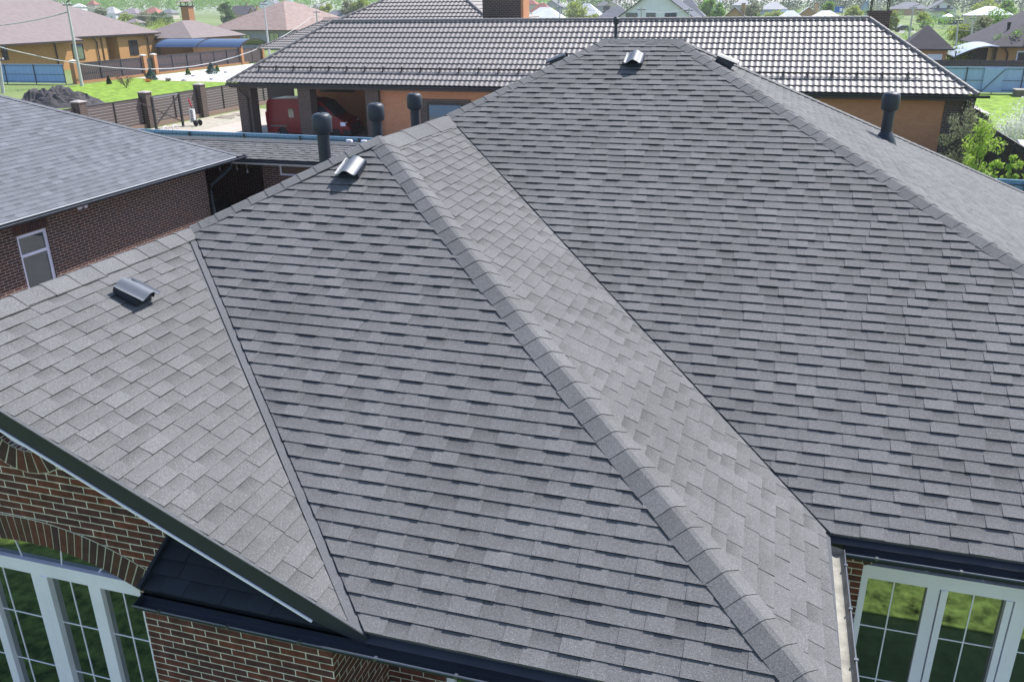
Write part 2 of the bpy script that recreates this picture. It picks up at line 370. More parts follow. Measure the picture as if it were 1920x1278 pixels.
hipcaps(roof, Rb, Pk+Vector((0, .12, 0)), dE, dW, seed=8, name='ridge_cap', wd=.27, e=.9, up0=.0)
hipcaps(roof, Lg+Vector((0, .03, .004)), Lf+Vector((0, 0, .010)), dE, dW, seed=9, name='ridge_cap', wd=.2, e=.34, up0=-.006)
# fascias and soffits
def fascia(a, b_, out, h=.17, back=.02, mt=DARKM, name='fascia'):
    a, b_, out = Vector(a), Vector(b_), Vector(out); q = B(); z = Vector((0, 0, 1))
    p0 = a+z*-.016-out*back; p1 = b_+z*-.016-out*back
    q.slab([p0+out*.012, p1+out*.012, p1+out*.012-z*h, p0+out*.012-z*h], dirv=-out*.02)
    return q.build(name, mt, house)
S_, E_ = Vector((0, -1, 0)), Vector((1, 0, 0))
fascia(V_+Vector((-2.06, 0, 0)), C_, S_, back=.03); fascia(M_+Vector((0, 0, 0)), SE_, S_, back=.03); fascia(C_, M_, E_, back=.03)
# eave aprons (dark sheet metal sloping from the shingle edge into the gutter)
def apron(a, b_, out, d=.055):
    q = B(); a, b_, out = Vector(a), Vector(b_), Vector(out); z = Vector((0, 0, 1))
    q.slab([a-out*.05+z*.004, a+out*d-z*.05, b_+out*d-z*.05, b_-out*.05+z*.004], .004); return q.build('eave_apron', DARKM, house)
apron(V_+Vector((.02, 0, 0)), C_, S_); apron(M_, SE_, S_)
GZ = Vector((0, 0, -.085))
gutter(house, Vector((-4.70, YF, ZE))+GZ+S_*.01, C_+GZ+S_*.01+E_*.15, S_, .07)
gutter(house, M_+GZ+S_*.01+E_*.12, SE_+GZ+S_*.01, S_, .07)
gutter(house, C_+GZ+E_*.0, M_+GZ+E_*.0+Vector((0, -.09, 0)), E_, .062, inner=DIRT)
# rake board of the left gable
b = B(); z = Vector((0, 0, 1)); rk0 = Lf+Vector((0, -.01, -.012)); rk1 = V_+Vector((.03, -.03, -.012)); h = .19
b.slab([rk0, rk1, rk1-z*(h*.5), rk1-z*h*.8+Vector((-.45, 0, .2)), rk0-z*h*1.05], dirv=Vector((0, .03, 0)))
rw = Vector((-10.75, YF-.03, ZE-.03)); b.slab([rw, rk0, rk0-z*h*1.05, rw-z*h], dirv=Vector((0, .03, 0)))
rake = b.build('rake_board', DARKM, house)
b = B(); b.bar(rk0-z*(h*1.05+.004)+S_*.006, rk1-z*h*.8+Vector((-.47, -.006, .2)), .012, .02); b.build('rake_trim', WHITE, rake)
b = B(); b.bar(Lf+Vector((0, -.012, .0)), V_+Vector((0, -.01, 0)), .03, .012); b.build('rake_edge', VALL, rake)
YG = 5.12; YB = 6.15; YS = 7.50
b = B()
b.slab([Vector((-10.7, YF, ZE-.2)), Vector((-6.69, YF, 5.276-.2)), Vector((-6.69, YG, 5.276-.2)), Vector((-10.7, YG, ZE-.2))], .01)
b.slab([Vector((-6.69, YF, 5.276-.2)), Vector((-3.0, YF, 3.453-.2)), Vector((-3.0, YG, 3.453-.2)), Vector((-6.69, YG, 5.276-.2))], .01)
b.slab([Vector((-4.7, YF, ZE-.18)), Vector((XE, YF, ZE-.18)), Vector((XE, YB, ZE-.18)), Vector((-4.7, YB, ZE-.18))], .01)
b.slab([Vector((.3, YF, ZE-.2)), Vector((XE, YF, ZE-.2)), Vector((XE, YS, ZE-.2)), Vector((.3, YS, ZE-.2))], .01)
b.slab([Vector((.3, YM, ZE-.19)), Vector((XR, YM, ZE-.19)), Vector((XR, YS, ZE-.19)), Vector((.3, YS, ZE-.19))], .01)
b.build('soffit', DARKM, house)
# eave return (small shingled slope under the rake)
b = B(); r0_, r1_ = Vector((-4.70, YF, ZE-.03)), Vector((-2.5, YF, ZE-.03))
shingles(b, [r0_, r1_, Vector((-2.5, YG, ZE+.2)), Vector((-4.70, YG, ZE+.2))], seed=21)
RET = mat('shaded_return_shingle', (.035, .04, .052), .7, .1, 2, spec=.3, tint=True)  # darkened shingle colour; the rake's shade is put into it
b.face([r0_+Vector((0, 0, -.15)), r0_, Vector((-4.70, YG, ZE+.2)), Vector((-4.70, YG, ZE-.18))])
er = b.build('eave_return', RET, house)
b = B(); b.bar(Vector((-4.71, YF-.03, ZE-.01)), Vector((-4.71, YG, ZE+.235)), .03, .05); b.bar(Vector((-4.7, YG-.02, ZE+.225)), Vector((-3.3, YG-.02, ZE+.225)), .03, .04); b.build('return_flashing', DARKM, er)
# walls: arch helpers
def circ3(p, q, r):
    ax, ay, bx, by, cx, cy = *p, *q, *r; d = 2*(ax*(by-cy)+bx*(cy-ay)+cx*(ay-by))
    ux = ((ax*ax+ay*ay)*(by-cy)+(bx*bx+by*by)*(cy-ay)+(cx*cx+cy*cy)*(ay-by))/d
    uy = ((ax*ax+ay*ay)*(cx-bx)+(bx*bx+by*by)*(ax-cx)+(cx*cx+cy*cy)*(bx-ax))/d
    return ux, uy, math.hypot(ax-ux, ay-uy)
def arch(x0, x1, zs, zc, n=18):
    cx, cz, r = circ3((x0, zs), ((x0+x1)/2, zc), (x1, zs)); a0 = math.atan2(zs-cz, x1-cx); a1 = math.atan2(zs-cz, x0-cx)
    return cx, cz, r, a0, a1, [(cx+r*math.cos(a0+(a1-a0)*i/n), cz+r*math.sin(a0+(a1-a0)*i/n)) for i in range(n+1)]
def soldiers(name, O, u, n, cx, cz, r, a0, a1, parent, wd=.27, step=.078):
    O, u, n = fr(O, u, n); z = Vector((0, 0, 1)); rd = random.Random(5); N = max(3, int(abs(a1-a0)*(r)/step)); b = B(); m_ = B()
    P = lambda a, rr, d: O+u*(cx+rr*math.cos(a))+z*(cz+rr*math.sin(a))+n*d
    for i in range(N):
        b0 = a0+(a1-a0)*(i+.09)/N; b1 = a0+(a1-a0)*(i+.91)/N; b.mi = rd.randrange(3)
        q = [P(b0, r+.004, .012), P(b1, r+.004, .012), P(b1, r+wd, .012), P(b0, r+wd, .012)]; w2 = [p-n*.05 for p in q]
        b.face(q)
        for a_ in range(4): b.face([q[a_], w2[a_], w2[(a_+1) % 4], q[(a_+1) % 4]])
        c0 = a0+(a1-a0)*i/N; c1 = a0+(a1-a0)*(i+1)/N
        m_.face([P(c0, r, .007), P(c1, r, .007), P(c1, r+wd+.012, .007), P(c0, r+wd+.012, .007)])
        m_.face([P(c0, r, .007), P(c0, r, -.12), P(c1, r, -.12), P(c1, r, .007)])
    o = b.build(name, SOLD, parent); m_.build('mortar', MORT, o); return o
# gable wall with arched window and round window
wx0, wx1 = -7.62, -5.20; zs, zc = 2.80, 3.09
cx, cz, rr, a0, a1, ap = arch(wx0, wx1, zs, zc)
hole = [(wx0, .25), (wx1, .25)]+ap
rcx, rcz, rrr = -6.14, 4.49, .38
rh = [(rcx+rrr*math.cos(t), rcz+rrr*math.sin(t)) for t in (2*math.pi*i/28 for i in range(28))]
b = B(); GX = -3.24
wallface(b, (0, YG, 0), (1, 0, 0), (0, -1, 0), [(-10.3, 0), (GX, 0), (GX, ZE-.15+.0), (GX, ZE+.12), (-6.69, 5.05), (-10.3, 3.2)], [hole, rh], .13)
wallface(b, (GX, YG, 0), (0, 1, 0), (1, 0, 0), [(0, 0), (YB-YG, 0), (YB-YG, ZE-.18), (0, ZE-.18)])
# wing south wall (recessed) with a window
hole2 = [(-2.62, .9), (-1.1, .9), (-1.1, 2.35), (-2.62, 2.35)]
wallface(b, (0, YB, 0), (1, 0, 0), (0, -1, 0), [(GX, 0), (.3, 0), (.3, ZE-.18), (GX, ZE-.18)], [hole2], .1)
wallface(b, (.3, YB, 0), (0, 1, 0), (1, 0, 0), [(0, 0), (YS-YB, 0), (YS-YB, ZE-.2), (0, ZE-.2)])
# main south wall, right
dx0, dx1 = 1.27, 3.95; dzs, dzc = 2.68, 2.98
dcx, dcz, drr, da0, da1, dap = arch(dx0, dx1, dzs, dzc)
wallface(b, (0, YS, 0), (1, 0, 0), (0, -1, 0), [(.3, 0), (XR-.45, 0), (XR-.45, ZE-.19), (.3, ZE-.19)], [[(dx0, .12), (dx1, .12)]+dap], .13)
wallface(b, (XR-.45, YS, 0), (0, 1, 0), (1, 0, 0), [(0, 0), (15, 0), (15, 3.1), (0, 3.1)])
wallface(b, (-10.3, YG, 0), (0, 1, 0), (-1, 0, 0), [(0, 0), (17.3, 0), (17.3, 3.1), (0, 3.1)])
wallface(b, (0, 22.4, 0), (1, 0, 0), (0, 1, 0), [(-10.3, 0), (XR-.45, 0), (XR-.45, 3.1), (-10.3, 3.1)])
wall = b.build('wall', HBR, house)
soldiers('brick_arch', (0, YG, 0), (1, 0, 0), (0, -1, 0), cx, cz, rr, a0, a1, wall)
soldiers('brick_arch', (0, YG, 0), (1, 0, 0), (0, -1, 0), rcx, rcz, rrr, R(-200), R(14), wall, wd=.215)
soldiers('brick_arch', (0, YS, 0), (1, 0, 0), (0, -1, 0), dcx, dcz, drr, da0, da1, wall)
def archwin(Y, x0, x1, zb, ztr, apts, posts, bars, hz, cxz, rad):
    """frame with transom, posts (x0,x1 pairs), thin glazing bars"""
    F = fr((0, Y, 0), (1, 0, 0), (0, -1, 0)); f = B()
    fbox(f, F, x0, x1, ztr-.075, ztr+.075, -.03, .05); fbox(f, F, x0, x0+.07, zb, ztr-.075, -.03, .048); fbox(f, F, x1-.07, x1, zb, ztr-.075, -.03, .048)
    fbox(f, F, x0, x1, zb, zb+.1, -.03, .046)
    for p0, p1, dd in posts: fbox(f, F, p0, p1, zb+.1, ztr-.075, -.03, dd)
    o = f.build('window', WHITE, house)
    g = B(); pts = [Vector((q[0], Y, q[1])) for q in [(x0, zb), (x1, zb)]+apts]
    flat = pts
    for t in tessellate_polygon([[Vector((p.x, p.z, 0)) for p in pts]]):
        q = [flat[i] for i in t]
        if (q[1]-q[0]).cross(q[2]-q[0]).y > 0: q = q[::-1]
        g.face(q)
    g.build('pane', GLS, o)
    t = B()
    for x in bars: fbox(t, F, x-.006, x+.006, zb+.1, ztr-.075, -.005, .006)
    for zz in hz: fbox(t, F, x0+.07, x1-.07, zz-.006, zz+.006, -.005, .005)
    c = Vector((cxz[0], Y-.004, cxz[1]))
    for fx in (-.62, -.22, .22, .62):
        xm = (x0+x1)/2+fx*(x1-x0)*.5; dz = math.sqrt(max(0, rad*rad-(xm+fx*.1-cxz[0])**2)); t.bar((xm-fx*.12, Y-.004, ztr+.075), (xm+fx*.1, Y-.004, cxz[1]+dz), .012, .008, up=Vector((0, 1, 0)))
    t.build('glazing_bar', WHITE, o); return o
archwin(YG+.10, wx0, wx1, .25, 2.735, ap, [(-6.55, -6.44, .045), (-6.42, -6.34, .06), (-5.86, -5.72, .05), (-7.2, -7.1, .05)], [-6.95, -6.12, -5.50], [2.08, 1.45, .8], (cx, cz), rr)
archwin(YS+.10, dx0, dx1, .12, 2.58, dap, [(1.88, 1.99, .045), (2.0, 2.06, .06), (2.56, 2.62, .06), (2.64, 2.76, .045), (3.3, 3.4, .05)], [1.59, 2.30, 3.0, 3.6], [1.90, 1.25, .6], (dcx, dcz), drr)
f = B(); F = fr((0, YG+.08, 0), (1, 0, 0), (0, -1, 0))
N = 32
for i in range(N):
    t0, t1 = 2*math.pi*i/N, 2*math.pi*(i+1)/N; P = lambda t, r_, d: Vector((rcx+r_*math.cos(t), YG+.09-d, rcz+r_*math.sin(t)))
    f.face([P(t0, .375, .05), P(t0, .29, .05), P(t1, .29, .05), P(t1, .375, .05)][::-1]); f.face([P(t0, .29, .05), P(t0, .29, -.01), P(t1, .29, -.01), P(t1, .29, .05)]); f.face([P(t0, .375, .05), P(t1, .375, .05), P(t1, .375, 0), P(t0, .375, 0)])
o = f.build('round_window', WHITE, house); g = B(); g.face([P(2*math.pi*i/N, .3, .005) for i in range(N)][::-1]); g.build('pane', GLS, o)
window(house, (-2.62, YB+.08, .9), (1, 0, 0), (0, -1, 0), 1.52, 1.45, WHITE, GLS, (.45,), (), .085, .05)
# roof vents
def roofvent(c, down, nrm, sc=1.):
    c, d, n = Vector(c), Vector(down).normalized(), Vector(nrm).normalized(); u = n.cross(d)*-1
    if u.length < .1: u = Vector((1, 0, 0))
    prof = []
    for i in range(25):
        x = -1+2*i/24; a = abs(x)
        hgt = (.5*(1+math.cos(min(a/.78, 1)*math.pi)))**.8+.30*max(0, (a-.78)/.22)**1.5
        prof.append((x*.15, .062*hgt))
    b = B()
    for (s0, s1, e0, e1) in ((-.17, .19, .085, .12),):
        for i in range(24):
            (x0, h0), (x1, h1) = prof[i], prof[i+1]
            P = lambda x, s_, hh: c+(u*x+d*s_+n*hh)*sc
            q = [P(x0, s0, e0+h0), P(x1, s0, e0+h1), P(x1, s1, e1+h1), P(x0, s1, e1+h0)]; b.face(q)
            b.face([p-n*.006*sc for p in q][::-1]); b.face([q[3], q[2], q[2]-n*.006*sc, q[3]-n*.006*sc])
    o = b.build('roof_vent', VENTM, house, smooth=True)
    q = B(); P = lambda x, s_, hh: c+(u*x+d*s_+n*hh)*sc
    Mx = Matrix(((u.x, d.x, n.x, c.x), (u.y, d.y, n.y, c.y), (u.z, d.z, n.z, c.z), (0, 0, 0, 1))) @ Matrix.Scale(sc, 4)
    q.box(-.115, .115, -.15, .13, 0, .075, Mx);
    q.box(-.138, -.130, -.15, .14, .04, .10, Mx); q.box(.130, .138, -.15, .14, .04, .10, Mx)
    q.build('vent_base', DARKM2, o); return o
nS = Vector((0, -k, 1)); nSw = Vector((0, -kw, 1)); nE = Vector((k, 0, 1)); nW = Vector((-k, 0, 1))
roofvent((-2.22, 14.28, 3.28+k*(14.28-7.02)), dS, nS); roofvent((-4.99, 9.62, 3.28+kw*(9.62-YF)), dSw, nSw)
roofvent((-6.16, 6.78, 5.276-k*.53), dE, nE)
roofvent((-7.22, 5.9, 5.276-k*.53+.0), dW, nW); roofvent((-3.60, 14.85, 7.19-k*.79), dW, nW); roofvent((-.86, 14.85, 7.19-k*.77), dE, nE)
# ventilation pipes
def pipe(x, y, h, zb):
    o_ = B(); zt = zb+h; o_.lathe([(.098, -.1), (.098, h-.28)], (x, y, zb), 24); p = o_.build('vent_pipe', DARKM2, house, smooth=True)
    c = B(); c.lathe([(.10, h-.33), (.135, h-.31), (.152, h-.29), (.158, h-.20), (.158, h-.10), (.150, h-.05), (.13, h-.015), (.10, h), (.04, h+.002)], (x, y, zb), 28)
    c.lathe([(.018, h), (.018, h+.012), (.008, h+.018)], (x, y, zb), 8); c.build('vent_cap', DARKM2, p, smooth=True)
    s = B(); s.lathe([(.22, -.09), (.185, 0), (.165, .05), (.13, .12), (.105, .16)], (x, y, zb), 24); s.build('pipe_collar', DARKM2, p, smooth=True)
zw = lambda x: ZE+k*(x-XW)
pipe(-6.9, 12.35, 1.03, zw(-6.9)); pipe(-7.12, 14.8, 1.03, zw(-7.12)); pipe(-7.1, 16.6, 1.03, zw(-7.1)); pipe(2.02, 17.12, .86, 7.19-k*(2.02+1.63)-.02)
p = A+Vector((.08, .35, -.16)); b = B(); b.lathe([(.055, -.2), (.05, .03), (.028, .06), (.028, .40), (.05, .42), (.055, .50), (.03, .53)], p, 14); b.build('antenna_post', DARKM2, house, smooth=True)
#%%PART2
# =================================================================== GROUND
GRASS = None
def groundmat():
    m = bpy.data.materials.new('ground_grass'); m.use_nodes = True; n = m.node_tree.nodes; l = m.node_tree.links
    b_ = n['Principled BSDF']; b_.inputs['Roughness'].default_value = .9; b_.inputs['Specular IOR Level'].default_value = .15
    tc = n.new('ShaderNodeTexCoord')
    a = n.new('ShaderNodeTexNoise'); a.inputs['Scale'].default_value = .035; a.inputs['Detail'].default_value = 8; a.inputs['Roughness'].default_value = .6; l.new(tc.outputs['Object'], a.inputs['Vector'])
    c = n.new('ShaderNodeTexNoise'); c.inputs['Scale'].default_value = 3.; c.inputs['Detail'].default_value = 8; c.inputs['Roughness'].default_value = .75; l.new(tc.outputs['Object'], c.inputs['Vector'])
    r1 = n.new('ShaderNodeValToRGB'); e = r1.color_ramp.elements; e[0].position = .38; e[0].color = (.13, .19, .055, 1); e[1].position = .62; e[1].color = (.20, .24, .10, 1)
    e2 = r1.color_ramp.elements.new(.72); e2.color = (.30, .27, .14, 1)
    l.new(a.outputs[0], r1.inputs[0])
    mr = n.new('ShaderNodeMapRange'); mr.inputs[1].default_value = .3; mr.inputs[2].default_value = .7; mr.inputs[3].default_value = .55; mr.inputs[4].default_value = 1.3; l.new(c.outputs[0], mr.inputs[0])
    mu = n.new('ShaderNodeVectorMath'); mu.operation = 'SCALE'; l.new(r1.outputs[0], mu.inputs[0]); l.new(mr.outputs[0], mu.inputs['Scale']); l.new(mu.outputs[0], b_.inputs['Base Color'])
    return m
b = B(); b.face([(-2600, -300, 0), (2600, -300, 0), (2600, 4200, 0), (-2600, 4200, 0)]); g = b.build('ground', groundmat()); g['kind'] = 'structure'
def sheet(name, pts, z, m, kind='structure'):
    b = B(); b.face([(p[0], p[1], z) for p in pts]); o = b.build(name, m); o['kind'] = kind; return o
LAWN = mat('lawn_grass', (.17, .26, .04), .9, .55, 1.3, spec=.1, bump=.4)
PAVE = mat('paving', (.42, .36, .31), .85, .12, 1.2); GRAV = mat('white_gravel', (.62, .60, .57), .9, .15, 6); ASPH = mat('road_surface', (.30, .29, .27), .9, .15, 1)
SAND = mat('sandy_soil', (.34, .31, .25), .9, .25, 2)
sheet('lawn', [(-72.6, 70), (-47, 60), (-47, 84), (-66, 84.5), (-72.6, 88)], .01, LAWN)
sheet('yard_paving', [(-41, 36), (-12, 36), (-12, 60), (-41, 60)], .008, PAVE)
sheet('yard_soil', [(-41, 50), (-37, 50), (-37.5, 62), (-41, 62)], .014, SAND)
sheet('gravel_bed', [(-73, 88), (-67, 85.2), (-52, 84.4), (-52, 108), (-73, 112)], .012, GRAV)
sheet('path', [(-73, 87.2), (-66, 84.2), (-45, 83), (-45, 84.4), (-66, 85.4), (-73, 88.6)], .018, PAVE)
sheet('house_lawn', [(-30, -60), (30, -60), (30, 4.9), (-30, 4.9)], .01, mat('near_lawn', (.15, .21, .05), .95, .9, 5, spec=.1))
sheet('courtyard', [(-27, 6), (-10.4, 6), (-10.4, 30), (-27, 30)], .01, mat('courtyard_slabs', (.16, .155, .15), .9, .2, 1.5))
sheet('road', [at(1672, 47, Z=0)[:2], at(1690, 47, Z=0)[:2], at(1722, 62, Z=0)[:2], at(1685, 62, Z=0)[:2]], .02, ASPH)
sheet('street', [(-130, 300), (-100, 300), (-60, 330), (-60, 336), (-100, 306), (-130, 306)], .02, ASPH)
sheet('lawn', [(10.2, 40), (40, 40), (40, 84.8), (10.2, 84.8)], .01, LAWN)
# =================================================================== GARAGE (left)
gar = thing('brick_garage', 'low brown brick outbuilding with grey-blue shingled hip roof at the left edge', 'outbuilding', (-24, 17, 0))
gx, gy, gz, gk = -17.6, 25.5, 3.0, .5; gr = 6.5; gy0 = 8.
b = B(); c0 = Vector((gx, gy0, gz)); c1 = Vector((gx, gy, gz)); rn = Vector((gx-gr, gy-gr, gz+gk*gr)); rs = Vector((gx-gr, gy0+gr, gz+gk*gr)); c2 = Vector((gx-2*gr, gy, gz)); c3 = Vector((gx-2*gr, gy0, gz))
shingles(b, [c0, c1, rn, rs], seed=31, e=.17, tw=(.26, .36), gw=(.22, .34), tones=(.88, 1.14), ht=.011)
for q in ([c1, c2, rn], [c2, c3, rs, rn], [c3, c0, rs]): b.face([p+Vector((0, 0, .003)) for p in q])
gro = b.build('roof', SHG2, gar)
hipcaps(gro, rn, c1, dE, dN, seed=41, mt=SHG2, wd=.12); hipcaps(gro, rs, rn, dE, dW, seed=42, mt=SHG2, name='ridge_cap')
gutter(gar, c0+Vector((.03, 0, -.06)), c1+Vector((.03, .3, -.06)), E_, .065)
b = B(); b.slab([Vector((gx-.65, gy0, gz-.22)), Vector((gx+.02, gy0, gz-.12)), Vector((gx+.02, gy+.05, gz-.12)), Vector((gx-.65, gy+.05, gz-.22))], .03); b.slab([c0+Vector((.02, 0, -.01)), c1+Vector((.02, 0, -.01)), c1+Vector((.02, 0, -.15)), c0+Vector((.02, 0, -.15))], dirv=Vector((-.03, 0, 0)))
b.build('soffit', SOFF, gar)
gX = -18.2
b = B(); wallface(b, (gX, 0, 0), (0, 1, 0), (1, 0, 0), [(gy0+.5, 0), (24.35, 0), (24.35, gz-.2), (gy0+.5, gz-.2)], [[(16.42, .75), (17.42, .75), (17.42, 2.40), (16.42, 2.40)]], .12)
wallface(b, (0, 24.35, 0), (1, 0, 0), (0, 1, 0), [(gx-2*gr+.6, 0), (gX, 0), (gX, gz-.2), (gx-2*gr+.6, gz-.2)])
gw_ = b.build('wall', GBR, gar)
b = B(); b.mi = 0; rd = random.Random(2)
for i in range(13):
    y0 = 16.36+i*.087; b.mi = rd.choice((1, 2, 2)); b.box(gX-.05, gX+.014, y0, y0+.076, 2.41, 2.665)
b.build('window_lintel', SOLD, gw_)
window(gar, (gX-.10, 16.42, .75), (0, 1, 0), (1, 0, 0), 1.0, 1.65, WHITE, glass('garage_glass', (.03, .038, .05), .04, .02, .16), (), (.66,), .09, .05)
b = B(); p0 = Vector((gx+.06, 24.9, gz-.13)); b.tube([p0, p0+Vector((0, 0, -.15)), Vector((gx-.05, 24.8, gz-.42)), Vector((gX+.1, 24.45, gz-.85)), Vector((gX+.08, 24.42, gz-1.1)), Vector((gX+.08, 24.42, .1))], .055, 10); b.build('downpipe', DARKM, gar, smooth=True)
b = B(); b.lathe([(.0, -.08), (.06, -.08), (.07, 0), (.05, .08)], (gX+.12, 18.55, gz-.30), 14, axis=Vector((.5, -.8, -.2))); b.bar((gX, 18.6, gz-.26), (gX+.12, 18.55, gz-.28), .05); b.bar((gX+.02, 18.8, gz-.30), (gX+.16, 18.74, gz-.32), .08); b.build('security_light', WHITE, gar, smooth=True)
# =================================================================== OPEN CARPORT behind
cp = thing('carport_building', 'open brick carport with low grey shingle roof and white soffit beyond the garage', 'outbuilding', (-15.5, 27.5, 0))
b = B(); y0, y1, z0, z1 = 25.88, 27.2, 2.83, 3.28
shingles(b, [Vector((-27, y0, z0)), Vector((-9.5, y0, z0)), Vector((-9.5, y1, z1)), Vector((-27, y1, z1))], seed=51, e=.15, tones=(.85, 1.15))
b.face([Vector((-27, y1, z1)), Vector((-9.5, y1, z1)), Vector((-9.5, 30.2, 2.5)), Vector((-27, 30.2, 2.5))])
cr_ = b.build('roof', SHG, cp); hipcaps(cr_, (-9.5, y1, z1), (-27, y1, z1), (0, -1, -.34), (0, 1, -.26), seed=52, name='ridge_cap', wd=.22, e=.5, mt=VALL)
gutter(cp, Vector((-27, y0, z0-.05)), Vector((-9.5, y0, z0-.05)), S_, .06)
b = B(); b.box(-27, -9.5, y0+.0, y0+.03, z0-.17, z0-.02); b.box(-27, -9.5, y0+.03, 29.9, z0-.2, z0-.16); b.build('soffit', SOFF, cp)
b = B(); wallface(b, (0, 26.4, 0), (1, 0, 0), (0, -1, 0), [(-17.3, 0), (-9.8, 0), (-9.8, 2.64), (-17.3, 2.64)], [[(-16.6, 2.2), (-13.2, 2.2), (-13.2, 2.62), (-16.6, 2.62)]], .12)
wallface(b, (-17.3, 26.4, 0), (0, 1, 0), (-1, 0, 0), [(0, 0), (3.4, 0), (3.4, 2.64), (0, 2.64)]); wallface(b, (0, 29.8, 0), (1, 0, 0), (0, -1, 0), [(-26.9, 0), (-17.3, 0), (-17.3, 2.64), (-26.9, 2.64)]); wallface(b, (-26.9, 26.0, 0), (0, 1, 0), (1, 0, 0), [(0, 0), (3.8, 0), (3.8, 2.64), (0, 2.64)]); b.build('wall', GBR, cp)
window(cp, (-16.6, 26.45, 2.2), (1, 0, 0), (0, -1, 0), 3.4, .42, WHITE, glass('carport_glass', (.10, .06, .04), .2), (.5,), (), .05, .04)
for i, (x, y) in enumerate(((-19.5, 27), (-18.9, 27.2), (-18.2, 26.8))):
    b = B(); b.tube([(x, y, 2.63), (x, y, 2.25)], .008, 5); b.lathe([(.02, -.12), (.035, -.06), (.02, 0)], (x, y, 2.25), 8); b.build('hanging_lamp', WHITE, cp)
for (px, py) in ((655, 262), (683, 263)):
    q = at(px, py, Y=27.3); b = B(); b.box(-.11, .11, -.06, .05, 0, .05); b.box(-.09, .09, -.07, .04, .05, .075); b.v = [tuple(Vector(v)+Vector((q.x, q.y, 3.31))) for v in b.v]; b.build('ridge_vent', WHITE, cp)
BLK = mat('black_clutter', (.02, .02, .022), .7, .4, 5)
t = thing('tool_bench', 'cluttered dark workbench in the shade of the open carport', 'workbench', (-18.4, 28.2, 0))
b = B(); b.box(-19.5, -17.6, 27.7, 28.5, .82, .88); b.build('table_top', mat('old_wood', (.10, .07, .05), .8, .3, 4), t)
for x in (-19.4, -17.7):
    for y in (27.8, 28.4): b = B(); b.box(x-.03, x+.03, y-.03, y+.03, 0, .82); b.build('leg', BLK, t)
b = B(); b.box(-18.2, -17.95, 27.9, 28.1, .89, 1.25); solo(b, 'canister', mat('white_canister', (.5, .5, .48), .6), 'small white canister standing on the workbench under the carport', 'canister', (-18.1, 28, .885))
for i, (x, y, s_, lab) in enumerate(((-20.2, 27.6, .9, 'large black covered bundle at the back of the open carport'), (-19.0, 27.0, .55, 'smaller black bundle on the carport floor in front of the workbench'))):
    b = B(); b.lathe([(s_*.6, 0), (s_*.68, s_*.3), (s_*.6, s_*.7), (s_*.35, s_*.95), (.05, s_)], (x, y, 0), 9); solo(b, 'covered_bundle', BLK, lab, 'bundle', (x, y, 0), smooth=True)
# =================================================================== fences
BLUE = mat('blue_fence_sheet', (.27, .42, .72), .5, .06, 1.5); BLUED = mat('blue_fence_top', (.22, .37, .60), .5, .06, 1.5); BRN = mat('brown_sheet', (.075, .052, .056), .55, .1, 2)
DBR = mat('dark_brown_metal', (.035, .026, .026), .5, .15, 3); POSTM = mat('fence_post_metal', (.05, .06, .08), .5)
ORB = brick('orange_brick', (.40, .19, .09), (.35, .165, .08), (.36, .22, .14), .25, .14, .006, .15); TANB = brick('tan_brick', (.46, .25, .10), (.42, .22, .09), (.34, .2, .1), .25, .14, .01, .2)
DKB = brick('dark_pillar_brick', (.085, .058, .052), (.06, .042, .04), (.20, .16, .14), .25, .12, .02, .3)
def sheetfence(name, a, b_, h, m, label, posts=3., rib=.18, cat='fence', topm=None, group=None, z0=.1, pm=None):
    a, b_ = Vector((a[0], a[1], 0)), Vector((b_[0], b_[1], 0)); d = b_-a; L = d.length; d /= L; n = Vector((-d.y, d.x, 0)); t = thing(name, label, cat, a.lerp(b_, .5), group)
    q = B(); N = max(2, int(L/rib)); z = Vector((0, 0, 1))
    for i in range(N):
        p0 = a+d*(L*i/N); p1 = a+d*(L*(i+.5)/N); p2 = a+d*(L*(i+1)/N); o0 = n*.0; o1 = n*.02
        for (u_, v_) in ((p0, p1), ):
            q.face([u_+z*z0, v_+z*z0, v_+z*h, u_+z*h]); q.face([v_+z*z0, v_+o1+z*z0, v_+o1+z*h, v_+z*h]); q.face([v_+o1+z*z0, p2+o1+z*z0, p2+o1+z*h, v_+o1+z*h]); q.face([p2+o1+z*z0, p2+z*z0, p2+z*h, p2+o1+z*h])
    q.build('panel', m, t)
    q = B(); q.bar(a+z*(h+.01), b_+z*(h+.01), .07, .03); q.build('top_rail', topm or m, t)
    k_ = max(1, round(L/posts))
    for i in range(k_+1):
        p = a+d*(L*i/k_)-n*.05; q = B(); q.box(p.x-.035, p.x+.035, p.y-.035, p.y+.035, 0, h-.02); q.build('post', pm or POSTM, t)
    for zz in (.3, h*.5, h-.15):
        q = B(); q.bar(a-n*.02+z*zz, b_-n*.02+z*zz, .03, .04); q.build('rail', pm or POSTM, t)
    return t
def pillar(x, y, w_, h, m, label, group=None, cap=None):
    t = thing('brick_pillar', label, 'pillar', (x, y, 0), group); q = B(); q.box(x-w_/2, x+w_/2, y-w_/2, y+w_/2, 0, h); q.build('shaft', m, t)
    q = B(); e = w_/2+.05; q.box(x-e, x+e, y-e, y+e, h, h+.05); P = [Vector((x+i*e, y+j*e, h+.05)) for i, j in ((-1, -1), (1, -1), (1, 1), (-1, 1))]; top = Vector((x, y, h+.16))
    for i in range(4): q.face([P[i], P[(i+1) % 4], top])
    q.build('cap', cap or GRAV, t); return t
# blue boundary fence between the properties
sheetfence('blue_fence', (-31, 36.6), (-9, 36.2), 2.02, BLUED, 'blue corrugated boundary fence running behind the carport roof', rib=.22, topm=BLUED)
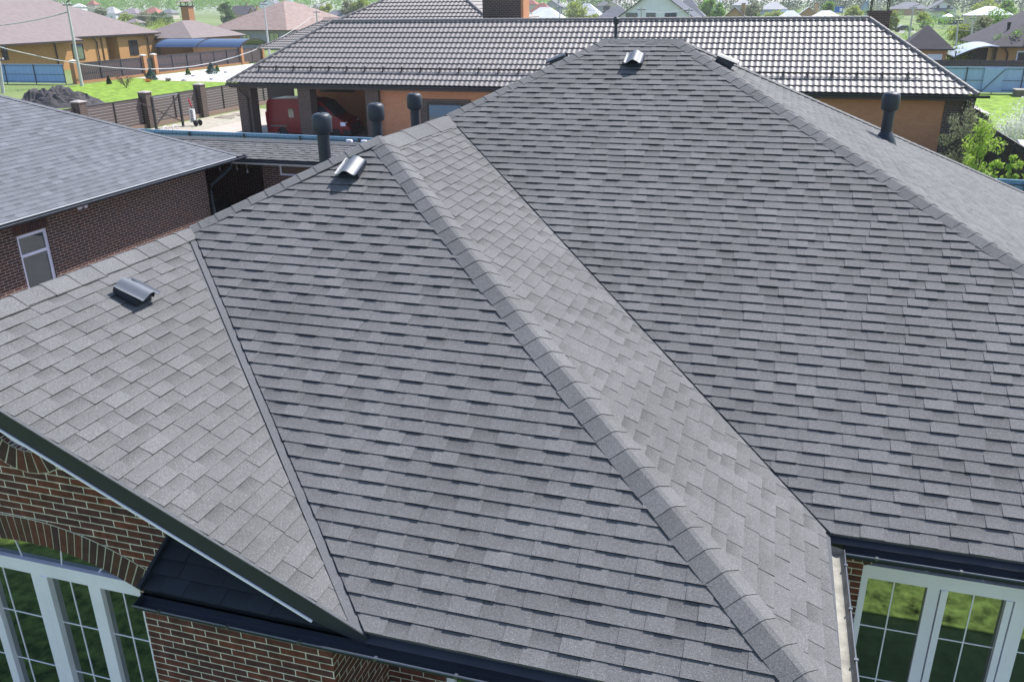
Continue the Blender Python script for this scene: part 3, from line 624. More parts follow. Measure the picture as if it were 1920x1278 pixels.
# left: fence along the street of the yellow house (X = -74)
XFe = -74.
sheetfence('blue_fence', (-90, 77.5), (-74.6, 78.2), 2.1, BLUE, 'light blue sheet fence of square panels left of the leaning concrete pole', rib=.5, posts=3.6, z0=.15)
sheetfence('brown_fence', (XFe, 79.6), (XFe, 89.9), 2.15, BRN, 'plain brown sheet fence between the concrete pole and the small dark gate', rib=.3, z0=.25)
sheetfence('brown_fence', (XFe, 92.8), (XFe, 110.5), 2.15, BRN, 'plain brown sheet fence right of the small dark gate, behind the white gravel', rib=.3, z0=.25)
for (y0, y1, lab) in ((79.6, 89.9, 'low brick plinth under the brown fence beside the lawn'), (92.8, 112.5, 'low brick plinth under the brown fence beside the gravel')):
    b = B(); b.box(XFe-.12, XFe+.14, y0, y1, 0, .26); solo(b, 'fence_plinth', ORB, lab, 'plinth', (XFe, (y0+y1)/2, 0))
pillar(XFe, 79.1, .55, 2.4, ORB, 'orange brick pillar where the blue fence meets the brown fence'); pillar(XFe, 90.4, .55, 2.35, ORB, 'orange brick gate pillar on the left of the small dark gate'); pillar(XFe, 92.3, .55, 2.35, ORB, 'orange brick gate pillar on the right of the small dark gate')
pillar(XFe, 111.0, .5, 2.4, ORB, 'orange brick pillar under the front of the blue arched canopy'); pillar(XFe, 116.5, .5, 2.4, ORB, 'orange brick pillar at the far end of the blue arched canopy')
t = thing('garden_gate', 'narrow dark green gate between two orange brick pillars', 'gate', (XFe, 91.3, 0)); b = B(); b.box(XFe-.03, XFe+.03, 90.75, 91.95, .1, 2.0); b.build('gate_leaf', mat('dark_green_metal', (.02, .03, .025), .5), t)
for y in (90.95, 91.35, 91.75): b = B(); b.box(XFe-.045, XFe+.045, y-.02, y+.02, .08, 2.1); b.build('gate_bar', DBR, t)
t = thing('driveway_gate', 'wide brown sheet gate below the blue arched canopy', 'gate', (XFe, 113.7, 0)); b = B(); b.box(XFe-.03, XFe+.03, 111.3, 116.2, .1, 2.1); b.build('gate_leaf', BRN, t)
for y in (111.35, 113.7, 116.15): b = B(); b.box(XFe+.032, XFe+.07, y-.04, y+.04, .1, 2.1); b.build('gate_frame', DBR, t)
# slatted fence of the tiled-house yard along X=-41.7
XS = -41.6; SLAT = mat('brown_slat', (.105, .082, .078), .5, .08, 2)
def slatfence(y0, y1, label, h=2.0):
    t = thing('slat_fence', label, 'fence', (XS, (y0+y1)/2, 0)); q = B(); n = 9; hh = (h-.32)/n
    for i in range(n):
        z_ = .32+i*hh; q.face([(XS+.03, y0, z_), (XS+.03, y1, z_), (XS+.03, y1, z_+hh*.8), (XS+.03, y0, z_+hh*.8)][::-1]); q.mi = 1; q.face([(XS+.03, y0, z_+hh*.8), (XS+.03, y1, z_+hh*.8), (XS-.02, y1, z_+hh), (XS-.02, y0, z_+hh)][::-1]); q.mi = 0
    q.box(XS-.03, XS-.02, y0, y1, .3, h); q.build('panel', [SLAT, mat('slat_edge_sunlit', (.36, .32, .31), .5)], t)  # pale slat ledges: the sun they catch is put into the colour
    q = B(); q.box(XS-.05, XS+.05, y0, y1, h, h+.04); q.build('top_rail', DBR, t)
    q = B(); q.box(XS-.1, XS+.18, y0, y1, 0, .3); q.build('plinth', mat('fence_plinth', (.22, .15, .12), .8), t)
    for y in (y0+.04, (y0+y1)/2, y1-.04): q = B(); q.box(XS+.03, XS+.08, y-.04, y+.04, .3, h); q.build('post', DBR, t)
    return t
slatfence(40.2, 43.8, 'brown slatted fence bay nearest the garage roof'); slatfence(44.5, 49.9, 'brown slatted fence bay behind the crossed gate frame'); slatfence(50.6, 56.0, 'brown slatted fence bay between the two gate pillars'); slatfence(56.6, 61.8, 'brown slatted fence bay left of the tiled roof with a dark middle post'); slatfence(62.4, 67.5, 'brown slatted fence bay seen under the tiled roof behind the van')
for y, lab in ((44.15, 'dark brick fence pillar nearest the garage roof ridge'), (50.25, 'dark brick fence pillar beside the crossed gate frame'), (56.3, 'tall dark brick fence pillar casting a shadow beside the hand truck'), (62.1, 'dark brick fence pillar close to the corner of the tiled roof')):
    pillar(XS+.1, y, .62, 2.35, DKB, lab, cap=mat('pillar_cap', (.34, .30, .29), .8))
t = thing('gate_frame', 'freestanding black steel gate frame with crossed braces in front of the slatted fence', 'gate frame', (XS+2, 49.5, 0))
ga, gb = at(283, 235, X=XS+2.0), at(325, 235, X=XS+2.0)
for y in (48.6, 51.4): b = B(); b.box(XS+1.9, XS+2.02, y-.07, y+.07, 0, 2.25); b.build('upright', BLK, t)
b = B(); b.bar((XS+1.95, 48.6, 2.2), (XS+1.95, 51.4, 2.2), .08); b.build('top_bar', mat('steel_bar', (.2, .2, .22), .4), t)
b = B(); b.bar((XS+1.95, 48.6, .4), (XS+1.95, 51.4, 2.1), .06); b.build('brace', DBR, t); b = B(); b.bar((XS+1.98, 47.2, 2.1), (XS+1.98, 51.4, .3), .06); b.build('brace', DBR, t)
# small things by the pillar
q = at(366, 250, X=XS+2.6); hx, hy = q.x, q.y
t = thing('hand_truck', 'small red-handled hand truck with a white box leaning near the fence pillar', 'hand truck', (hx, hy, 0))
b = B(); b.box(hx-.16, hx+.16, hy-.12, hy+.12, .25, 1.15); b.build('white_box', mat('box_white', (.6, .6, .6), .5), t)
for i in range(3):
    b = B(); zc_ = .45+i*.27
    for j in range(14):
        a_, c_ = 2*math.pi*j/14, 2*math.pi*(j+1)/14; P = lambda t_, r_: (hx+.035+.10*r_*math.cos(t_), hy-.124, zc_+.11*r_*math.sin(t_)); b.face([P(a_, 1), P(a_, .6), P(c_, .6), P(c_, 1)])
    b.build('printed_ring', BLK, t)
b = B(); b.tube([(hx+.2, hy+.2, .2), (hx-.15, hy+.1, 1.55)], .03, 6); b.build('frame', BLK, t); b = B(); b.tube([(hx-.08, hy+.1, 1.35), (hx-.22, hy+.08, 1.85)], .05, 6); b.build('handle', mat('red_plastic', (.5, .03, .05), .5), t)
for s_ in (-1, 1): b = B(); b.lathe([(.0, -.04), (.2, -.04), (.22, 0), (.2, .04)], (hx+.35, hy+s_*.25, .22), 14, axis=Vector((.2, 1, 0))); b.build('wheel', BLK, t)
for (px, py, c_, lab) in ((311, 246, WHITE, 'white hose coil hanging low on the left of the gate frame foot'), (329, 243, WHITE, 'white hose coil hanging at the right foot of the gate frame')):
    q = at(px, py, X=XS+2.6); b = B(); b.tube([(q.x, q.y+.28*math.cos(a_), q.z+.33*math.sin(a_)) for a_ in [2*math.pi*i/16 for i in range(17)]], .03, 6, cap=False); solo(b, 'hose_coil', c_, lab, 'hose', (q.x, q.y, q.z-.33), smooth=True)
# =================================================================== TILED HOUSE
nb = thing('tiled_house', 'long orange brick house with a glossy brown tiled roof across the middle distance', 'house', (-11.5, 52, 0))
def tiles(b, poly, gauge=.49, wave=.3, amp=.028, step=.05, seg=6, seed=1, lift=.0):
    o, u, v, n, reg = plane(poly); umin = min(q[0] for q in reg); umax = max(q[0] for q in reg); vmax = max(q[1] for q in reg); rd = random.Random(seed)
    def H(x):
        f_ = ((x/wave) % 1); return amp*(math.sin(math.pi*min(f_/.62, 1)) if f_ < .62 else -.25*math.sin(math.pi*(f_-.62)/.38))
    rows = int(vmax/gauge)+1; N = int((umax-umin)/wave)+2
    for r in range(rows):
        v0, v1 = r*gauge, (r+1)*gauge+.01; t = rd.uniform(.92, 1.08)
        for i in range(N*seg):
            x0 = umin+i*wave/seg; x1 = x0+wave/seg
            c = clip2([(x0, v0), (x1, v0), (x1, v1), (x0, v1)], reg)
            if len(c) < 3: continue
            hh = lambda q: lift+H(q[0] if abs(q[0]-x1) > 1e-6 else x1)+step*(1-(q[1]-v0)/gauge)
            b.face([o+u*q[0]+v*q[1]+n*hh(q) for q in c], [(t, t, t)]*len(c))
            c0_, c1_ = clip2([(x0, v0), (x1, v0), (x1, v0+.002), (x0, v0+.002)], reg), 0
            if len(c0_) >= 3:
                a_, e_ = (x0, v0), (x1, v0); P = lambda q, h_: o+u*q[0]+v*q[1]+n*h_
                b.face([P(a_, hh(a_)), P(a_, hh(a_)-step-.012), P(e_, hh(e_)-step-.012), P(e_, hh(e_))], [(.12,)*3]*4)  # row butts painted dark; shadow lines under the tiles sit in the tone
z = Vector((0, 0, 1)); ns = .68
a_ = Vector((-32.7, 47.15, 3.4)); e_ = Vector((9.45, 47.15, 3.4)); ra = Vector((-27.7, 52.15, 6.8)); re = Vector((4.45, 52.15, 6.8)); na = Vector((-32.7, 57.15, 3.4)); ne = Vector((9.45, 57.15, 3.4))
b = B(); tiles(b, [a_, e_, re, ra], seed=1)
tiles(b, [a_, ra, na], seed=2); tiles(b, [e_, ne, re], seed=3); b.face([ra, re, ne, na])
# second, higher block
s2 = .52; p0 = Vector((-30.0, 54.6, 6.25)); p1 = Vector((-17.0, 54.6, 6.62)); p1.z = 6.3; p1.x = -17.3; p0.z = 6.3
q0 = p0+Vector((6, 6, 6*s2)); q1 = p1+Vector((-6, 6, 6*s2)); tiles(b, [p0, p1, q1, q0], seed=4); tiles(b, [p1, p1+Vector((0, 14, 0)), q1+Vector((0, 2, 0)), q1], seed=6); b.face([p0+Vector((0, 14, 0)), p0, q0, q0+Vector((0, 2, 0))]); b.face([q0, q1, q1+Vector((0, 2, 0)), q0+Vector((0, 2, 0))])
# third low hip at the left
c3_ = at(482, 92, Z=3.5); rz_ = 5.2; d3 = Vector((5.2, 5.2, 5.2*.5)); w3 = Vector((12, 0, 0))
tiles(b, [c3_, c3_+w3, c3_+w3+Vector((-2, 5.2, 2.6)), c3_+d3], seed=7); b.face([c3_+Vector((0, 10.4, 0)), c3_, c3_+d3]); b.face([c3_+d3, c3_+w3+Vector((-2, 5.2, 2.6)), c3_+w3+Vector((0, 10.4, 0)), c3_+Vector((0, 10.4, 0))])
nroof = b.build('roof', TILE, nb)
def rtube(a, c, rad=.09, nm='ridge_tile'):
    a, c = Vector(a), Vector(c); L = (c-a).length; N = int(L/.38); b = B(); pts = []; rr_ = []
    for i in range(N): pts += [a.lerp(c, i/N), a.lerp(c, (i+.93)/N)]; rr_ += [rad*1.12, rad*.93]
    b.tube(pts, rr_, 8); return b.build(nm, TILE, nroof)
up_ = Vector((0, 0, .05)); rtube(ra+up_, re+up_); rtube(a_+up_, ra+up_); rtube(e_+up_, re+up_); rtube(q0+up_, p0+up_); rtube(q1+up_, p1+up_); rtube(c3_+up_, c3_+d3+up_); rtube(c3_+d3+up_, c3_+w3+Vector((-2, 5.2, 2.6))+up_)
# snow guards
sg = B(); gz_ = .95; gp = lambda x, v, h: Vector((x, 47.15+v/math.sqrt(1+ns*ns), 3.4+v*ns/math.sqrt(1+ns*ns)))+Vector((0, -ns, 1)).normalized()*h
for h_ in (.10, .16): sg.tube([gp(-31, 1.32, h_+.02), gp(7.0, 1.32, h_+.02)], .02, 5)
x = -30.9
while x < 7: sg.bar(gp(x, 1.05, .03), gp(x, 1.36, .23), .06, .05); sg.bar(gp(x, 1.36, .23), gp(x, 1.44, .03), .05, .05); x += 1.2
sg.build('snow_guard', DBR, nroof)
gutter(nb, a_+Vector((0, -.02, -.05)), e_+Vector((.5, -.02, -.05)), S_, .09)
b = B(); b.box(-32.6, 9.4, 47.15, 47.2, 3.1, 3.38); b.box(-32.6, 9.4, 47.2, 57, 3.12, 3.16); b.build('soffit', DBR, nb)
YNW = 47.95
OB = brick('orange_wall_brick', (.50, .23, .125), (.46, .20, .11), (.40, .21, .13), .25, .15, .008, .12)
b = B(); wl = at(705, 220, Y=YNW).x; wr = at(1755, 290, Y=YNW).x; w0 = at(802, 222, Y=YNW); w1 = at(868, 194, Y=YNW)
wallface(b, (0, YNW, 0), (1, 0, 0), (0, -1, 0), [(wl, 0), (wr, 0), (wr, 3.12), (wl, 3.12)]); wallface(b, (wl, YNW, 0), (0, 1, 0), (-1, 0, 0), [(0, 0), (5, 0), (5, 3.12), (0, 3.12)])
wallface(b, (0, 53.6, 0), (1, 0, 0), (0, -1, 0), [(-30.5, 0), (wl, 0), (wl, 3.12), (-30.5, 3.12)]); b.build('wall', OB, nb)
b = B(); b.box(wr+.002, wr+1.35, YNW-.06, 57, 0, 3.12); b.build('corner_pier', DKB, nb)
b = B(); b.tube([(wr+.9, 47.2, 3.2), (wr+.85, 47.7, 2.8), (wr+.75, 47.78, 2.5), (wr+.75, 47.78, 0)], .06, 8); b.build('downpipe', DBR, nb)
b = B(); b.box(w0.x-.45, w1.x+.5, YNW-.03, YNW+.1, .3, w1.z+.22); b.build('window_surround', DKB, nb)
window(nb, (w0.x, YNW-.04, .7), (1, 0, 0), (0, -1, 0), w1.x-w0.x, w1.z-.7, DBR, GLF, (), (), .12, .05)
qw = at(600, 170, Y=53.5); window(nb, (qw.x, 53.55, 2.3), (1, 0, 0), (0, -1, 0), 2.6, .75, DBR, GLF, (.33, .66), (), .1, .05)
qd = at(530, 200, Y=53.5); b = B(); b.box(qd.x-1.1, qd.x+1.0, 53.5, 53.57, 0, 2.6); b.build('door', DBR, nb)
for px, ww in ((463, .95), (574, .85), (700, .85)):
    q = at(px, 200, Y=47.8); b = B(); b.box(q.x-ww/2, q.x+ww/2, 47.65, 48.45, 0, 3.12); b.build('pillar', DKB, nb)
def chimney(parent, x0, x1, y0, y1, z0, z1, m, m2=None, hood=True, base=0):
    b = B(); b.box(x0, x1, y0, y1, z0, z1-.22); c = b.build('chimney', m, parent)
    b = B(); b.box(x0-.07, x1+.07, y0-.07, y1+.07, z1-.22, z1-.08); b.build('chimney_crown', m, c)
    if hood:
        b = B()
        for x in (x0+.12, x1-.12):
            for y in (y0+.12, y1-.12): b = B(); b.box(x-.03, x+.03, y-.03, y+.03, z1-.08, z1+.55); b.build('hood_leg', DBR, c)
        b = B(); xc, yc = (x0+x1)/2, (y0+y1)/2; e = .25; P = [Vector(p) for p in ((x0-e, y0-e, z1+.55), (x1+e, y0-e, z1+.55), (x1+e, y1+e, z1+.55), (x0-e, y1+e, z1+.55))]; top = Vector((xc, yc, z1+.95))
        for i in range(4): b.face([P[i], P[(i+1) % 4], top])
        b.face(P[::-1]); b.build('chimney_hood', m2 or TILE, c)
    return c
q = at(1650, 52, Y=54.5); ch_t = at(1650, 21, Y=54.5).z; xr_ = at(1668, 40, Y=54.5).x; chimney(nb, at(1629, 30, Y=54.5).x, xr_, 54.5, 55.6, 5.5, ch_t+.1, DKB)
q = at(980, 38, Y=53.2); chimney(nb, at(900, 20, Y=53.4).x+.2, q.x-.14, 53.3, 54.6, 5.8, 8.6, DKB, hood=False); b = B(); b.box(q.x-.135, q.x+.02, 53.3, 54.6, 5.8, 8.4); b.build('chimney_lit_side', OB, nb)  # chimney shade painted as dark brick, its sunlit side as an orange strip
# side porch
b = B(); zz = Vector((0, 0, 1)); pp = [at(1790, 188, Y=51.5), at(1847, 213, Y=49.5)]
P0 = Vector((10.0, 49.0, 3.0)); b.slab([(8.7, 48.1, 2.95), (10.3, 48.1, 2.3), (10.3, 52, 2.3), (8.7, 52, 2.95)], .25); b.build('porch_roof', DBR, nb)
b = B(); tiles(b, [(9.2, 48.0, 2.8), (10.3, 48.0, 2.36), (10.3, 52, 2.36), (9.2, 52, 2.8)], seed=9); b.build('porch_tiles', TILE, nb)
# =================================================================== VAN
vx0 = at(501, 235, Y=48.7).x; van = thing('delivery_van', 'dark red panel van parked under the tiled roof between brick pillars', 'van', (vx0+2.9, 49.7, 0))
RED = mat('red_paint', (.19, .006, .014), .3, .05, 2, spec=.3)
prof = [(0, .2), (-.02, .9), (.05, 2.0), (.14, 2.2), (.4, 2.3), (1.8, 2.33), (3.4, 2.3), (3.95, 2.17), (4.3, 1.85), (4.85, 1.33), (5.4, 1.08), (5.7, .85), (5.84, .6), (5.82, .22), (5.27, .22), (5.2, .42), (5.05, .55), (4.9, .58), (4.7, .55), (4.55, .42), (4.48, .22), (1.47, .22), (1.4, .42), (1.25, .55), (1.1, .58), (.92, .55), (.78, .42), (.72, .22)]
b = B(); Y0, Y1 = 48.7, 50.65
def vp(q, y, ins=0.): return Vector((vx0+q[0], y, q[1]))
def inw(q): return .0 if q[1] < 1.1 else .12*(q[1]-1.1)/1.2
ptsA = [vp(q, Y0+inw(q)) for q in prof]; ptsB = [vp(q, Y1-inw(q)) for q in prof]
for t_ in tessellate_polygon([[Vector((q[0], q[1], 0)) for q in prof]]):
    tri = [ptsA[i] for i in t_]
    if (tri[1]-tri[0]).cross(tri[2]-tri[0]).y > 0: tri = tri[::-1]
    b.face(tri); b.face([ptsB[i] for i in t_])
for i in range(len(prof)): j = (i+1) % len(prof); b.face([ptsA[i], ptsB[i], ptsB[j], ptsA[j]])
b.build('body', RED, van)
def vbox(nm, x0, x1, y0, y1, z0, z1, m): q_ = B(); q_.box(vx0+x0, vx0+x1, y0, y1, z0, z1); return q_.build(nm, m, van)
vbox('side_window', 1.62, 2.0, Y0+.02, Y0+.08, 1.0, 1.72, GLF)
for x_ in (1.52, 3.2): vbox('door_seam', x_, x_+.025, Y0-.004, Y0+.02, .35, 1.12, BLK)
vbox('side_moulding', .22, 1.45, Y0-.025, Y0+.01, .60, .68, LIPM)
vbox('tail_light', -.05, .03, Y0+.02, Y0+.18, .8, 1.5, mat('tail_red', (.35, .01, .01), .3))
vbox('headlight', 5.25, 5.6, Y0-.012, Y0+.3, .74, .98, WHITE); vbox('headlight', 5.25, 5.6, Y1-.3, Y1+.012, .74, .98, WHITE)
vbox('bumper', 5.4, 5.95, Y0-.02, Y1+.02, .2, .5, BLK); vbox('mirror', 4.3, 4.46, Y0-.25, Y0-.03, 1.15, 1.5, BLK); vbox('grille', 5.72, 5.86, Y0+.4, Y1-.4, .55, .8, BLK)
b = B(); b.slab([vp((3.7, 1.25), Y0+.01), vp((4.75, 1.25), Y0+.01), vp((4.1, 1.92), Y0+.075), vp((3.7, 1.98), Y0+.08)], dirv=Vector((0, .05, 0))); b.build('side_window', GLF, van)
b = B(); b.slab([vp((4.02, 2.13), Y0+.2), vp((4.85, 1.36), Y0+.1), vp((4.85, 1.36), Y1-.1), vp((4.02, 2.13), Y1-.2)], dirv=Vector((.02, 0, .02))); b.build('windscreen', GLF, van)
for x in (1.1, 4.88):
    for y in (Y0+.14, Y1-.14):
        b = B(); b.lathe([(.0, -.11), (.28, -.11), (.31, -.08), (.31, .08), (.28, .11)], (vx0+x, y, .31), 20, axis=Vector((0, 1, 0))); wh = b.build('wheel', BLK, van); b = B(); b.lathe([(.17, -.115), (.17, .115), (.1, .12)], (vx0+x, y, .31), 14, axis=Vector((0, 1, 0))); b.build('rim', LIPM, wh)
b = B(); q = at(463, 200, Y=47.6); b.tube([(q.x-.25, 47.15, 3.25), (q.x-.2, 47.35, 2.9), (q.x+.1, 47.55, 2.5), (q.x+.1, 47.58, .1)], .07, 8); b.build('downpipe', DBR, nb)
for i, (px, py, l_, lab) in enumerate(((420, 222, 1.6, 'loose pale boards lying on the soil beside the slatted fence'), (455, 218, 2.2, 'long plank lying on the paving near the tiled roof corner'))):
    q = at(px, py, Z=0); b = B()
    for j in range(3): b.bar((q.x-l_/2+.1*j, q.y+.2*j, .05+.05*j), (q.x+l_/2, q.y+.25*j-.1, .05+.05*j), .16, .04)
    solo(b, 'timber_boards', mat('pale_timber', (.42, .36, .29), .8, .2, 5), lab, 'boards', (q.x, q.y, 0))
# =================================================================== generic houses
def roofmat(name, c): return mat(name, c, .85, .16, .5, spec=.25, bump=.0, stretch=(1, 1, 4))
RMB = mat('brown_shingle', (.20, .165, .16), .9, .12, 1.5, spec=.2); RMG = roofmat('grey_roof', (.16, .16, .18)); RMD = roofmat('dark_roof', (.07, .062, .07)); RML = roofmat('pale_roof', (.42, .41, .42)); RMP = roofmat('mauve_roof', (.22, .18, .20)); RMR = roofmat('red_roof', (.30, .12, .09)); RMT = mat('tan_shingle', (.27, .20, .18), .9, .25, .9, spec=.2, stretch=(1, 1, 5)); RMBl = roofmat('blue_roof', (.10, .17, .30)); RMTq = roofmat('turquoise_roof', (.10, .36, .36)); RMW = roofmat('white_roof', (.60, .60, .62))
WCR = mat('cream_wall', (.55, .47, .38), .8, .06, 1); WWH = mat('white_wall', (.78, .78, .80), .8, .05, 1); WGY = mat('grey_block_wall', (.33, .34, .36), .85, .15, 1); WTN = mat('tan_wall', (.42, .27, .15), .8, .08, 2); WBL = mat('pale_blue_wall', (.28, .40, .55), .8, .08, 2)
def house_(name, label, loc, w_, d_, hw, hr, rmat, wmat, rz=0, kind='hip', ov=.5, wins=(), axis='x', wframe=None, chim=None, group=None, cat='house', ridge=None):
    """local frame: x along front (front faces -y), origin at the centre of the base; wins = (side, u, z, w, h)"""
    t = thing(name, label, cat, loc, group, rz); M_0 = OFF[t]; T = lambda *p: M_0 @ Vector(p)
    X, Y = w_/2, d_/2; b = B()
    def q(*pts): b.face([T(*p) for p in pts])
    if kind == 'hip':
        for s_ in ((-X, -Y, X, -Y), (X, -Y, X, Y), (X, Y, -X, Y), (-X, Y, -X, -Y)): q((s_[0], s_[1], 0), (s_[2], s_[3], 0), (s_[2], s_[3], hw), (s_[0], s_[1], hw))
    elif axis == 'x':
        q((-X, -Y, 0), (X, -Y, 0), (X, -Y, hw), (-X, -Y, hw)); q((X, Y, 0), (-X, Y, 0), (-X, Y, hw), (X, Y, hw))
        for sx in (-1, 1): q((sx*X, -Y, 0), (sx*X, Y, 0), (sx*X, Y, hw), (sx*X, 0, hw+hr), (sx*X, -Y, hw))
    else:
        q((-X, -Y, 0), (-X, Y, 0), (-X, Y, hw), (-X, -Y, hw)); q((X, Y, 0), (X, -Y, 0), (X, -Y, hw), (X, Y, hw))
        for sy in (-1, 1): q((-X, sy*Y, 0), (X, sy*Y, 0), (X, sy*Y, hw), (0, sy*Y, hw+hr), (-X, sy*Y, hw))
    wl_ = b.build('wall', wmat, t)
    b = B(); x, y = X+ov, Y+ov; z0 = hw-.02
    if kind == 'hip':
        r = (x-y) if ridge is None else ridge; 
        if x >= y: a_, c_ = (-(x-y), 0), (x-y, 0)
        else: a_, c_ = (0, -(y-x)), (0, y-x)
        P = [(-x, -y, z0), (x, -y, z0), (x, y, z0), (-x, y, z0)]; a3, c3 = (*a_, hw+hr), (*c_, hw+hr)
        if x >= y: F = ([P[0], P[1], c3, a3], [P[1], P[2], c3], [P[2], P[3], a3, c3], [P[3], P[0], a3])
        else: F = ([P[0], P[1], a3], [P[1], P[2], c3, a3], [P[2], P[3], c3], [P[3], P[0], a3, c3])
        for f_ in F: b.face([T(*p) for p in f_])
        b.face([T(*p) for p in P[::-1]])
    else:
        s_ = hr/(Y if axis == 'x' else X); zz = hw-ov*s_
        if axis == 'x': L_ = [[(-x, -y, zz), (x, -y, zz), (x, 0, hw+hr+.02), (-x, 0, hw+hr+.02)], [(x, y, zz), (-x, y, zz), (-x, 0, hw+hr+.02), (x, 0, hw+hr+.02)]]
        else: L_ = [[(-x, -y, zz), (-x, y, zz), (0, y, hw+hr+.02), (0, -y, hw+hr+.02)], [(x, y, zz), (x, -y, zz), (0, -y, hw+hr+.02), (0, y, hw+hr+.02)]]
        for f_ in L_: b.slab([T(*p) for p in f_], .14)
    rf = b.build('roof', rmat, t)
    b = B()
    if kind == 'hip':
        for (x0, y0, x1, y1) in ((-x, -y, x, -y), (x, -y, x, y), (x, y, -x, y), (-x, y, -x, -y)):
            b.bar(T(x0, y0, z0-.07), T(x1, y1, z0-.07), .10, .14)
        b.build('fascia', DBR if wframe is None else wframe, rf)
    for (side, u_, zc_, ww, hh) in wins:
        m = {'f': (Vector((1, 0, 0)), Vector((0, -1, 0)), (u_-ww/2, -Y, zc_)), 'r': (Vector((0, 1, 0)), Vector((1, 0, 0)), (X, u_-ww/2, zc_)), 'l': (Vector((0, -1, 0)), Vector((-1, 0, 0)), (-X, u_+ww/2, zc_))}[side]
        Q = M_0.to_3x3(); window(t, T(*m[2]), Q @ m[0], Q @ m[1], ww, hh, wframe or DBR, GLF, (.5,), (), .07, .05)
    if chim:
        for (cx_, cy_, cw, ct) in chim:
            b = B(); c_ = T(cx_, cy_, 0); b.box(c_.x-cw/2, c_.x+cw/2, c_.y-cw/2, c_.y+cw/2, hw, hw+ct); cc = b.build('chimney', wmat, rf); b = B(); b.box(c_.x-cw*.62, c_.x+cw*.62, c_.y-cw*.62, c_.y+cw*.62, hw+ct, hw+ct+.12); b.build('chimney_crown', DBR, cc)
    return t
# --- yellow brick house, left (its long front runs along Y, facing +X)
yb = thing('brick_bungalow', 'long yellow brick bungalow with a big brown shingle hip roof at the top left', 'house', (-100, 100, 0))
XB = -92.6; y0, y1 = 70., 116.6; h_ = 4.15
b = B(); xe = -92.0; r = 12.
E0, E1 = Vector((xe, y0-.6, h_)), Vector((xe, y1+.6, h_)); r0b, r1b = Vector((xe-r, y0+r, h_+.47*r)), Vector((xe-r, y1-r+.6, h_+.47*r))
b.face([E0, E1, r1b, r0b]); b.face([E1, E1+Vector((-2*r, 0, 0)), r1b]); b.face([E0+Vector((-2*r, 0, 0)), E0, r0b]); b.face([E1+Vector((-2*r, 0, 0)), E0+Vector((-2*r, 0, 0)), r0b, r1b]); 
# southern projecting hip
J0, J1 = Vector((xe+1.6, 60, h_-.35)), Vector((xe+1.6, 99.2, h_-.35))
b.face([Vector((xe+1.6, 62, h_-.35)), J1, Vector((xe-7, 99.2-8, h_+3.72)), Vector((xe-7, 62+8, h_+3.72))]); b.face([J1, Vector((xe-7, 99.3, h_-.35)), Vector((xe-7, 91.2, h_+3.72))])
rfo = b.build('roof', RMB, yb)
b = B(); b.box(xe-.02, xe+.06, 99.2, y1+.65, h_-.22, h_-.01); b.box(xe+1.58, xe+1.66, 60, 99.2, h_-.57, h_-.36); b.box(xe-5, xe, y1+.58, y1+.64, h_-.22, h_-.01); b.build('fascia', DBR, rfo)
b = B(); b.box(xe-.9, xe+.0, 62, y1, h_-.26, h_-.22); b.build('soffit', DBR, yb)
b = B(); wallface(b, (XB, 0, 0), (0, 1, 0), (1, 0, 0), [(62, 0), (104.8, 0), (104.8, h_-.2), (62, h_-.2)]); wallface(b, (XB, 0, 0), (0, 1, 0), (1, 0, 0), [(108.3, 0), (y1, 0), (y1, h_-.2), (108.3, h_-.2)])
wallface(b, (XB-1.8, 0, 0), (0, 1, 0), (1, 0, 0), [(104.8, 0), (108.3, 0), (108.3, h_-.2), (104.8, h_-.2)]); wallface(b, (0, 108.3, 0), (1, 0, 0), (0, -1, 0), [(XB-1.8, 0), (XB, 0), (XB, h_-.2), (XB-1.8, h_-.2)])
wallface(b, (0, y1, 0), (1, 0, 0), (0, 1, 0), [(XB-20, 0), (XB, 0), (XB, h_-.2), (XB-20, h_-.2)]); b.box(XB-.4, XB, 105.2, 105.9, 0, h_-.2); b.build('wall', TANB, yb)
for (pa, pb, pt, pz) in ((0, 17, 85, 113), (133, 160, 83, 112), (240, 261, 76, 103)):
    a_ = at(pa, pt, X=XB); c_ = at(pb, pz, X=XB)
    if c_.y-a_.y > 0: window(yb, (XB+.02, a_.y, c_.z), (0, 1, 0), (1, 0, 0), c_.y-a_.y, a_.z-c_.z, DBR, GLF, (.42,), (), .14, .05)
for px in (104, 183, 279): q = at(px, 90, X=XB+.12); b = B(); b.tube([(xe+.1, q.y-1.2, h_-.25), (XB+.14, q.y, h_-.8), (XB+.14, q.y, 0)], .09, 6); b.build('downpipe', DBR, yb)
# small outbuilding + blue canopy
oc = at(335, 100, X=-90.)
house_('garage', 'small orange garage with brown hip roof between the yellow house and blue canopy', (-91.5, 123.6, 0), 10, 13, 3.35, 2.4, RMB, ORB, wins=(('r', -3, 1.9, 2.2, .6),), ov=.8, cat='garage')
cn = thing('arched_canopy', 'blue translucent arched canopy over the driveway beside the orange brick garage', 'canopy', (-77, 114, 0)); b = B(); b2 = B(); yA, yB = 110.5, 117.5
CP = mat('blue_polycarbonate', (.03, .055, .12), .3, .1, 1, spec=.8)
for i in range(10):
    for xs, b_ in ((0, b),):
        a0_, a1_ = math.pi*(.12+.76*i/10), math.pi*(.12+.76*(i+1)/10); f_ = lambda t, xx: Vector((xx, (yA+yB)/2-3.9*math.cos(t), 1.75+1.6*math.sin(t)))
        b.slab([f_(a0_, -88), f_(a0_, -73.6), f_(a1_, -73.6), f_(a1_, -88)], .04)
        for xx in (-88.05, -80.8, -73.55): b2.bar(f_(a0_, xx), f_(a1_, xx), .14)
b.build('canopy_sheet', CP, cn); b2.build('frame', DBR, cn)
